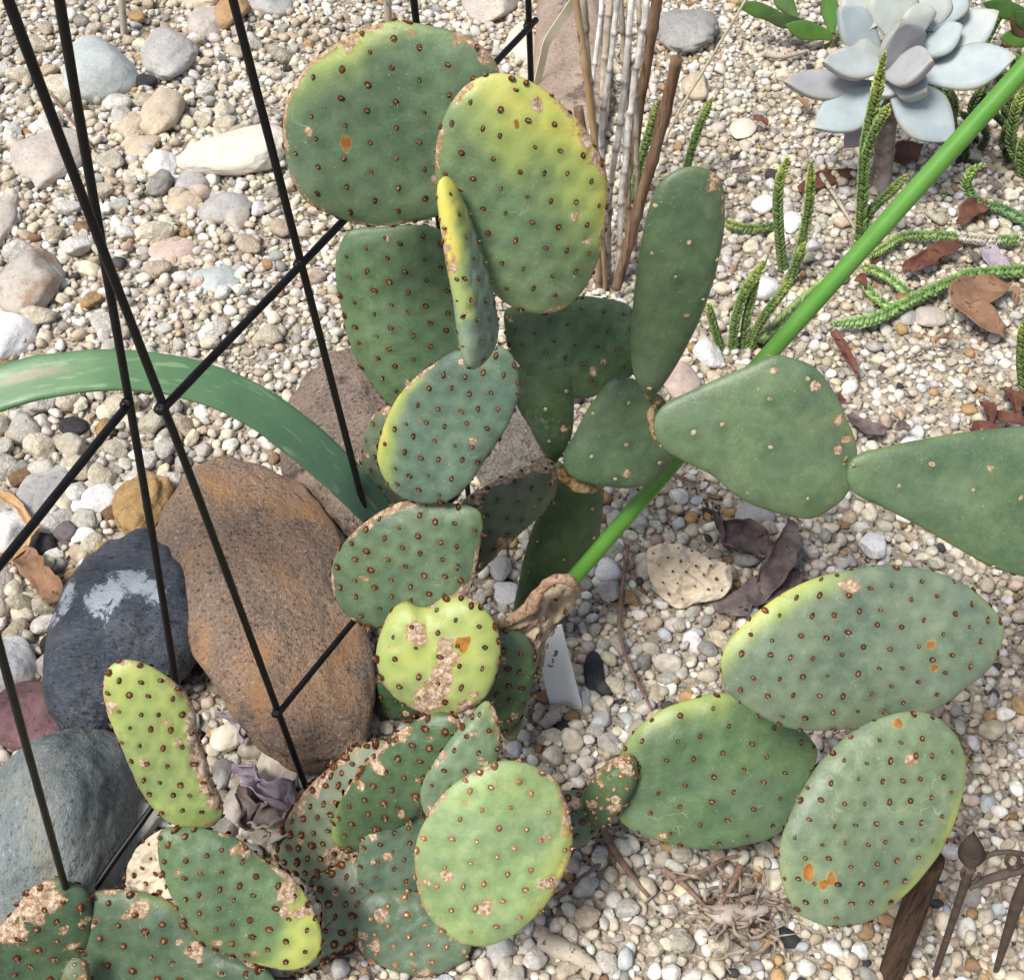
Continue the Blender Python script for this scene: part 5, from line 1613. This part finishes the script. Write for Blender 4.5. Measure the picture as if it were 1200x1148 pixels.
cane("cane", [q5(390, -100), q5(398, 0), q5(430, 330), q5(455, 620), (697, 175), (701, 250), (704, 348)], yb + 0.03, yb, 10, M_DEADG, "mottled hollow cane among the bleached stems", seed=12)
cane("cane", [q5(820, -80), q5(812, 0), q5(780, 200), q5(740, 450), (748, 130), (738, 230)], W(738, 230)[1] + 0.02, W(738, 230)[1], 13, M_CANE, "dark brown cane beside the long rough grey stone", seed=13)
cane("cane", [q5(920, 330), q5(905, 420), q5(870, 570), q5(800, 850), q5(720, 1120), (737, 285), (722, 338)], yb - 0.03, yb - 0.02, 14, M_CANE, "split brown cane leaning behind the smooth upright pad", seed=14)
cane("cane", [q5(370, 600), (688, 190), (696, 262), (705, 350)], yb + 0.05, yb, 11, M_CANE, "short brown cane hidden behind the yellow-edged pad", seed=15)
st = plant("dry_straw", 780, 162, "thin pale straw arching over the gravel beside the cane", "straw")
ys = ORIGIN[st][1]
reed(st, [(880, -10), (849, 42), (820, 90), (801, 121), (786, 150), (779, 164)], ys + 0.03, ys, 3.2, M_STRAW, "stalk", 16)
reed(st, [(776, 128), (756, 118)], ys, ys, 2.0, M_STRAW, "stalk", 17) if False else None

def strip(name, label, cat, pxs, ys_, wid, mat, face, thick=0.0012, parent=None, n=24, curl=0.0):
    P = np.array([D(a, b, y) for (a, b), y in zip(pxs, ys_)])
    Q = catmull(P, n) if len(P) > 2 else np.stack([np.linspace(P[0, k], P[1, k], n) for k in range(3)], 1)
    T = np.gradient(Q, axis=0)
    V, Fc = [], []
    for i in range(n):
        t = norm(T[i])
        nn = norm(np.array(face) - t * np.dot(face, t))
        s = np.cross(t, nn)
        for (a, b) in ((-1, -1), (1, -1), (1, 1), (-1, 1)):
            V.append(Q[i] + s * a * wid / 2 + nn * b * thick / 2 + nn * curl * (a * a) * 0)
    for i in range(n - 1):
        for k in range(4):
            a, b = i * 4 + k, i * 4 + (k + 1) % 4
            Fc.append((a, b, b + 4, a + 4))
    Fc.append((3, 2, 1, 0))
    m = (n - 1) * 4
    Fc.append((m, m + 1, m + 2, m + 3))
    base = Q[-1]
    o = obj(name, np.array(V), Fc, mat, parent, None if parent else (base[0], base[1], max(0, base[2])), False)
    if not parent:
        tag(o, label, cat)
    return o
M_PALE = simple_mat("aged_plastic", (0.62, 0.56, 0.38), (0.70, 0.64, 0.46), 30, 0.5, 0.1)
y6 = W(628, 120)[1]
strip("plant_label", "pale yellow bent plastic strip standing before the clay rock", "plant label", [(676, -5), (664, 14), (642, 48), (636, 70), (629, 100), (626, 118)], [y6 + .03, y6 + .025, y6 + .01, y6 + .005, y6, y6], 0.013, M_PALE, (0.7, -0.7, 0.4), 0.0012, None, 30)
def thin_post(px0, px1, y, w, label, mat, seed):
    b = D(*px1, y)
    V, Fc = tube_geo([D(*px0, y), b], w, 8, 20, 0.05, seed)
    o = obj("stick", V, Fc, mat, None, (b[0], b[1], 0))
    tag(o, label, "stick")
thin_post((452, -60), (456, 60), W(456, 60)[1], 0.0055, "pale grey stick behind the round upper pad", M_DEADG, 3)
thin_post((139, -60), (146, 46), W(146, 46)[1], 0.0050, "slim grey stick above the pale blue-grey cobble", M_DEADG, 4)

# ------------------------------------------------------------------ white plant tag with handwriting
def build_tag():
    c = W(656, 832, 0)
    t = thing("plant_tag", (c[0], c[1], 0), "white plastic plant tag stuck in the gravel beside the withered pad", "plant tag")
    y = c[1]
    z = lambda a, b, dy: D(a, b, y + dy)
    q = [z(649, 842, 0.0), z(684, 834, 0.0), z(676, 803, 0.006), z(658, 732, 0.018), z(624, 741, 0.018), z(641, 812, 0.006)]
    q = np.array(q)
    nrm = norm(np.cross(q[1] - q[0], q[3] - q[0]))
    if np.dot(nrm, CAM - q[0]) < 0: nrm = -nrm
    V = np.concatenate([q, q - nrm * 0.001])
    Fc = [(0, 1, 2, 5), (5, 2, 3, 4), (6, 11, 8, 7), (11, 10, 9, 8)]
    for k in range(6):
        Fc.append((k, (k + 1) % 6, (k + 1) % 6 + 6, k + 6))
    m = simple_mat("white_plastic", (0.76, 0.81, 0.86), (0.80, 0.84, 0.88), 30, 0.45, 0.08)
    obj("blade", V, Fc, m, t, smooth=False)
    ink = NT("black_ink", 0.6, 0.2); ink.color((0.02, 0.02, 0.025))
    def on(a, b):
        d = ray(a, b)
        return CAM + d * (np.dot(q[0] - CAM, nrm) / np.dot(d, nrm)) + nrm * 0.0003
    def q4(a, b): return 560 + a / 5.22, 640 + b / 5.22
    for i, pts in enumerate([[(430, 722), (436, 730), (446, 733), (458, 730)], [(456, 684), (460, 692), (461, 704), (457, 710)], [(470, 648), (476, 640), (482, 636), (486, 645), (480, 655), (470, 658)], [(462, 664), (472, 668), (484, 652)]]):
        P = [on(*q4(*p)) for p in pts]
        V, F_ = tube_geo(P, 0.00045, 5, 14)
        obj("ink_stroke", V, F_, ink.m, t)
build_tag()
V, Fc = tube_geo(lying([(636, 850), (650, 838), (668, 826)], 0.010), [0.005, 0.006, 0.003], 7, 20, 0.3, 5, 0.6)
o = obj("wood_chip", V, Fc, M_DEADG, None, tuple(W(650, 838, 0))); tag(o, "grey weathered wood chip across the foot of the white tag", "wood chip")
V, Fc = tube_geo(lying([(632, 1100), (660, 1112), (706, 1138)], 0.010), [0.006, 0.008, 0.004], 7, 24, 0.3, 6, 0.6)
o = obj("wood_chip", V, Fc, M_DEADG, None, tuple(W(660, 1112, 0))); tag(o, "long grey weathered wood splinter below the big light green pad", "wood chip")

# ------------------------------------------------------------------ dried leaves
def make_dry_leaf_mat(name, c1, c2):
    return simple_mat(name, c1, c2, 45, 0.7, 0.6, 0.0015, 0.25, (1, 1, 1), tuple(x * 0.4 for x in c1), 90, (0.58, 0.7))
M_RED = make_dry_leaf_mat("dry_red_brown_leaf", (0.10, 0.040, 0.028), (0.19, 0.085, 0.055))
M_BRN = make_dry_leaf_mat("dry_brown_leaf", (0.22, 0.12, 0.07), (0.33, 0.20, 0.12))
M_PUR = make_dry_leaf_mat("dry_purple_leaf", (0.085, 0.062, 0.058), (0.21, 0.165, 0.15))
M_LIL = make_dry_leaf_mat("dry_lilac_petal", (0.27, 0.22, 0.26), (0.42, 0.36, 0.40))
M_HUSK = make_dry_leaf_mat("dry_husk", (0.40, 0.24, 0.11), (0.55, 0.38, 0.20))

def dry_leaf(name, label, cat, pxs, wid, mat, z=0.012, curl=0.6, seed=0, parent=None, ripple=0.003, group=None):
    zz = z if isinstance(z, (list, tuple)) else [z] * len(pxs)
    P = np.array([W(a, b, q) for (a, b), q in zip(pxs, zz)])
    n, m = 26, 11
    Q = catmull(P, n) if len(P) > 2 else np.stack([np.linspace(P[0, k], P[1, k], n) for k in range(3)], 1)
    T = np.gradient(Q, axis=0)
    V, Fc = [], []
    g = np.random.default_rng(seed)
    tw = g.uniform(-0.5, 0.5)
    for i in range(n):
        u = i / (n - 1)
        t = norm(T[i])
        nn = np.array((0, -0.35, 0.9))
        nn = norm(nn - t * np.dot(nn, t))
        s = np.cross(t, nn)
        a = tw * (u - 0.5) * 2
        s, nn = s * math.cos(a) + nn * math.sin(a), nn * math.cos(a) - s * math.sin(a)
        w = wid * (0.25 + 0.75 * math.sin(math.pi * (0.08 + 0.86 * u)) ** 0.7) * 0.5
        for j in range(m):
            v = (j / (m - 1)) * 2 - 1
            ph = v * curl * 1.4
            V.append(Q[i] + s * (math.sin(ph) / max(curl * 1.4, 0.2) * w) + nn * ((1 - math.cos(ph)) / max(curl * 1.4, 0.2) * w))
    V = np.array(V)
    V = V + ripple * np.stack([fbm(V * 55, seed, 3), fbm(V * 55 + 9, seed + 1, 3), fbm(V * 55 + 5, seed + 2, 3)], 1)
    V[:, 2] = np.maximum(V[:, 2], 0.002)
    for i in range(n - 1):
        for j in range(m - 1):
            a = i * m + j
            Fc.append((a, a + 1, a + 1 + m, a + m))
    base = V.mean(0)
    o = obj(name, V, Fc, mat, parent, None if parent else (base[0], base[1], 0))
    md = o.modifiers.new("thickness", 'SOLIDIFY')
    md.thickness = 0.0009
    md.offset = 0
    if not parent:
        tag(o, label, cat, group)
    return o
dry_leaf("dried_leaf", "folded purple-brown dried leaf beside the fallen cream pad", "dried leaf", [(832, 600), (845, 618), (880, 636), (912, 640), (926, 625)], 0.034, M_PUR, [0.03, 0.032, 0.022, 0.022, 0.03], 1.1, 1, None, 0.009)
dry_leaf("dried_leaf", "grey crumpled dried leaf hanging by the big oval pad's edge", "dried leaf", [(925, 612), (918, 645), (900, 678), (885, 702)], 0.028, M_PUR, [0.03, 0.03, 0.024, 0.014], 0.8, 2, None, 0.005)
dry_leaf("dried_leaf", "dark dried leaf flattened under the grey crumpled leaf", "dried leaf", [(840, 712), (880, 700), (920, 680), (938, 668)], 0.028, M_PUR, 0.014, 0.5, 3, None, 0.005)
dry_leaf("dried_leaf", "brown papery curled leaf below the trailing chain stem", "dried leaf", [(1178, 330), (1150, 342), (1130, 350), (1152, 376), (1176, 392)], 0.045, M_BRN, [0.016, 0.022, 0.028, 0.024, 0.012], 0.55, 4)
dry_leaf("dried_leaf", "dark red leaf strip between the two trailing chain stems", "dried leaf", [(1058, 314), (1085, 304), (1110, 292), (1130, 288)], 0.024, M_RED, 0.016, 0.6, 5)
dry_leaf("dried_leaf", "red-brown leaf twisted upright near the curling scaly stem", "dried leaf", [(1122, 264), (1134, 248), (1158, 238)], 0.024, M_RED, [0.012, 0.022, 0.02], 0.6, 6)
dry_leaf("dried_leaf", "pinkish dried leaf tucked under the bleached chain stem", "dried leaf", [(1152, 290), (1166, 306), (1184, 318)], 0.026, M_LIL, 0.012, 0.4, 7)
dry_leaf("dried_leaf", "dark red leaf pressed in the gravel below the rosette stem", "dried leaf", [(935, 222), (958, 214), (985, 206), (1005, 200)], 0.022, M_RED, 0.010, 0.5, 8)
dry_leaf("dried_leaf", "purplish leaf at the rosette stem's foot", "dried leaf", [(1048, 190), (1062, 180), (1075, 170)], 0.035, M_RED, 0.02, 0.7, 9)
dry_leaf("dried_leaf", "dark slender leaf fallen above the smooth cactus joint", "dried leaf", [(975, 388), (990, 410), (1000, 438)], 0.014, M_RED, 0.012, 0.7, 10)
dry_leaf("dried_leaf", "dark scrap of leaf beside the smooth joint's neck", "dried leaf", [(995, 488), (1015, 500), (1040, 505)], 0.016, M_PUR, 0.012, 0.5, 11)
for i, (a, b) in enumerate([((1150, 470), (1162, 498)), ((1175, 455), (1192, 490)), ((1140, 500), (1168, 510)), ((1165, 488), (1205, 500)), ((1182, 470), (1210, 476))]):
    dry_leaf("dried_leaf", "dark red shrivelled leaf in the heap beside the scaly stem", "dried leaf", [a, ((a[0] + b[0]) / 2 + 4, (a[1] + b[1]) / 2 - 4), b], 0.016, M_RED, [0.01, 0.02, 0.012], 0.7, 20 + i, group="red leaves heaped by the scaly stem")
dry_leaf("dried_petal", "lilac-grey papery petals around the cream block of stone", "dried petals", [(282, 905), (300, 920), (322, 934), (345, 940)], 0.028, M_LIL, [0.02, 0.028, 0.024, 0.016], 1.1, 31, None, 0.010)
dry_leaf("dried_petal", "crumpled lilac petals lying at the granite boulder's foot", "dried petals", [(256, 842), (275, 850), (292, 858)], 0.022, M_LIL, 0.016, 1.1, 32, None, 0.010)
dry_leaf("dried_petal", "dark purple petal scrap under the cream block of stone", "dried petals", [(276, 928), (300, 950), (330, 958)], 0.026, M_PUR, 0.014, 0.9, 33, None, 0.009)
dry_leaf("dried_husk", "orange-brown dried husk strip under the slanting trellis rung", "dried husk", [(-6, 572), (16, 588), (34, 606), (46, 622)], 0.012, M_HUSK, 0.022, 0.8, 34)
dry_leaf("bark_fragment", "fibrous red-brown bark fragment leaning on the slate boulder", "bark", [(28, 645), (44, 670), (58, 692), (70, 708)], 0.030, M_BRN, [0.022, 0.024, 0.022, 0.016], 0.6, 35, None, 0.005)
dry_leaf("dried_husk", "tan dried husk beside the bark fragment", "dried husk", [(4, 664), (26, 642), (46, 616)], 0.014, M_HUSK, 0.024, 0.6, 36)
dry_leaf("dried_husk", "crumpled pale husk behind the scarred low pad", "dried husk", [(296, 968), (318, 980), (338, 968), (350, 955)], 0.024, M_DEADG, [0.02, 0.028, 0.028, 0.02], 1.0, 37, None, 0.009)

for i, (a, b, ang) in enumerate([(1098, 300, 0.3), (1140, 300, 1.2), (1060, 350, 0.5), (890, 140, 0.8), (870, 200, 0.2), (1105, 392, 2.0), (1010, 330, 0.9), (1165, 215, 0.6), (1190, 345, 1.5), (985, 470, 0.3), (1060, 500, 0.1), (940, 120, 1.0), (1150, 150, 0.4), (1180, 170, 2.2)]):
    dx, dy = 11 * math.cos(ang), 8 * math.sin(ang)
    dry_leaf("leaf_scrap", "small dark leaf scrap lying in the gravel around the chain stems", "leaf scrap", [(a - dx, b - dy), (a + 2, b), (a + dx, b + dy)], 0.011, (M_RED, M_PUR, M_BRN)[i % 3], 0.019, 0.8, 60 + i, None, 0.004, "leaf scraps around the chain stems")
# ------------------------------------------------------------------ twigs and the dried root tangle
M_TWIG = simple_mat("twig_bark", (0.17, 0.10, 0.07), (0.26, 0.18, 0.13), 120, 0.85, 0.5, 0.001)
M_ROOT = simple_mat("dry_root", (0.26, 0.20, 0.155), (0.40, 0.32, 0.25), 60, 0.85, 0.6, 0.0015, 0.2, (1, 1, 1), (0.36, 0.24, 0.12), 40, (0.55, 0.65))
def twig(label, pxs, r, seed, z=0.012, mat=None):
    P = lying(pxs, z)
    n = len(P)
    V, Fc = tube_geo(P, [r * (1 - 0.5 * i / (n - 1)) for i in range(n)], 7, 34, 0.2, seed)
    o = obj("twig", V, Fc, mat or M_TWIG, None, (P[0][0], P[0][1], 0))
    tag(o, label, "twig")
twig("thin reddish twig curving down from the fallen cream pad", [(736, 640), (728, 700), (726, 740), (738, 780), (750, 805), (764, 832)], 0.0022, 1)
twig("straight brown twig leaning under the small budding pad", [(706, 970), (722, 1000), (740, 1025), (760, 1050)], 0.0032, 2, 0.016)
twig("thin brown twig crossing the straight twig", [(650, 1052), (690, 1022), (722, 998), (740, 985)], 0.0022, 3, 0.014)
twig("pale twig lying beneath the green pad's lower edge", [(686, 986), (720, 982), (760, 984)], 0.0022, 4, 0.014)
twig("dark twig reaching from the root tangle", [(776, 1018), (800, 1035), (830, 1066)], 0.0032, 5, 0.016)
twig("slim root arching towards the oval pad", [(790, 1032), (820, 1022), (845, 1008), (864, 1002)], 0.0022, 6, 0.018)
twig("short upright twig of the root tangle", [(868, 1014), (858, 1036), (846, 1058)], 0.0030, 7, 0.02)
twig("thin pale fibre lying above the plant tag's gravel", [(694, 700), (720, 708), (742, 704)], 0.0010, 8, 0.014)
twig("slender rust-coloured stem scrap beside the smooth joint", [(790, 556), (806, 562), (820, 566)], 0.0022, 9, 0.014)
twig("thin dark twig between the crossing trellis uprights", [(60, 110), (90, 150), (112, 178)], 0.0020, 10, 0.02)
twig("pale peeling twig lying beside the rosette", [(962, 205), (985, 240), (1002, 268)], 0.0032, 11, 0.014, M_DEADG)
twig("rope-like pale twig behind the rosette's left leaves", [(895, 62), (918, 66), (945, 60)], 0.0060, 12, 0.014, M_DEADG)
rt = plant("dried_root_tangle", 860, 1085, "tangled pale brown dried roots lying on the gravel below the pads", "dried roots")
random.seed(21)
for i in range(46):
    a, b = random.gauss(858, 24), random.gauss(1074, 18)
    P = [(a, b)]
    ang = random.uniform(0, 6.28)
    for k in range(4):
        ang += random.gauss(0, 0.55)
        st_ = random.uniform(7, 18)
        P.append((P[-1][0] + math.cos(ang) * st_, P[-1][1] + math.sin(ang) * st_ * 0.8))
    zs = [random.uniform(0.008, 0.028) for _ in P]
    V, Fc = tube_geo(lying(P, zs), [random.uniform(0.0006, 0.0019) * (1.3 - 0.2 * q) for q in range(len(P))], 6, 22, 0.3, i)
    obj("root", V, Fc, M_ROOT, rt)
V, Fc = tube_geo(lying([(826, 1066), (846, 1072), (876, 1070), (900, 1064)], 0.016), [0.004, 0.009, 0.008, 0.003], 12, 50, 0.6, 44, 0.7)
obj("root_crown", V, Fc, simple_mat("bleached_root_crown", (0.36, 0.30, 0.26), (0.48, 0.42, 0.37), 60, 0.85, 0.6), rt)

# ------------------------------------------------------------------ wooden stake and rusty iron edging
M_WOOD = simple_mat("weathered_stake", (0.085, 0.052, 0.036), (0.165, 0.105, 0.072), 170, 0.85, 1.0, 0.003, 0.15, (1.6, 1.6, 0.10), (0.05, 0.03, 0.02), 260, (0.55, 0.66))
M_RUSTY = simple_mat("rusty_dark_iron", (0.060, 0.045, 0.038), (0.105, 0.075, 0.058), 80, 0.7, 0.5, 0.0008, 0.35, (1, 1, 1), (0.17, 0.085, 0.045), 110, (0.6, 0.7))
def build_stake():
    top = D(1091, 1006, 0.368)
    b = D(1041, 1148, 0.352)
    b = b - (top - b) * ((b[2] + 0.02) / (top[2] - b[2]))
    V, Fc = tube_geo([b, (b + top) / 2, top], [0.0088, 0.0094, 0.0094], 8, 22, 0.05, 3)
    o = obj("wooden_stake", V, Fc, M_WOOD, None, (b[0], b[1], 0))
    tag(o, "dark brown wooden stake rising beside the rusty iron edging", "stake")
build_stake()
def build_edging():
    y = 0.352
    def q(a, b, dy=0.0): return D(780 + a / 2.857, 748 + b / 2.857, y + dy)
    p = q(900, 1130)
    t = thing("iron_edging", (p[0], y, 0), "rusty wrought iron garden edging with leaf finial and scroll beside the stake", "garden edging")
    def bar(name, pts, r, n=24, flat=1.0, seed=1):
        V, Fc = tube_geo(pts, r, 8, n, 0.05, seed, flat)
        return obj(name, V, Fc, M_RUSTY, t)
    lo = q(898, 1135); hi = q(1022, 760)
    lo2 = lo + (lo - hi) * ((lo[2] + 0.03) / max(hi[2] - lo[2], 1e-3))
    bar("spike", [lo2, lo, hi], [0.0018, 0.0021, 0.0032])
    lo = q(1105, 1115); mid = q(1172, 900); hi = q(1215, 790)
    lo2 = lo + (lo - mid) * ((lo[2] + 0.03) / max(mid[2] - lo[2], 1e-3))
    bar("spike", [lo2, lo, mid, hi], [0.0018, 0.0021, 0.0042, 0.0036])
    bar("crossbar", [q(1015, 828), q(1120, 792), q(1260, 755)], [0.0030, 0.0033, 0.0033], flat=0.5, seed=2)
    bar("curved_bar", [q(1045, 745), q(1090, 722), q(1140, 714), q(1200, 722), q(1260, 745)], 0.0017, seed=3)
    # leaf finial: pointed oval with a central ridge
    a, b = q(1020, 770), q(1030, 648)
    ax = norm(b - a); L = np.linalg.norm(b - a)
    f = norm(CAM - a); f = norm(f - ax * np.dot(f, ax)); s = np.cross(ax, f)
    V, Fc = [], []
    n = 16
    for i in range(n + 1):
        u = i / n
        w = 0.0078 * (math.sin(math.pi * u ** 0.8) ** 0.9 + 0.05)
        c = a + ax * L * u
        V += [c - s * w, c - s * w * 0.5 + f * 0.0016, c + f * 0.0032, c + s * w * 0.5 + f * 0.0016, c + s * w, c - f * 0.0018]
    for i in range(n):
        for k in range(6):
            x0, x1 = i * 6 + k, i * 6 + (k + 1) % 6
            Fc.append((x0, x1, x1 + 6, x0 + 6))
    obj("leaf_finial", np.array(V), Fc, M_RUSTY, t)
    def scroll(cx, cy, r, turns, name="scroll"):
        pts = []
        for i in range(40):
            th = i / 39 * turns * 2 * math.pi
            rr = r * (1 - 0.35 * i / 39)
            pts.append(q(cx + rr * math.cos(th), cy + rr * math.sin(th)))
        bar(name, pts, 0.0013, 60, seed=5)
    scroll(1164, 742, 28, 1.1)
    scroll(1018, 786, 32, 0.9)
build_edging()
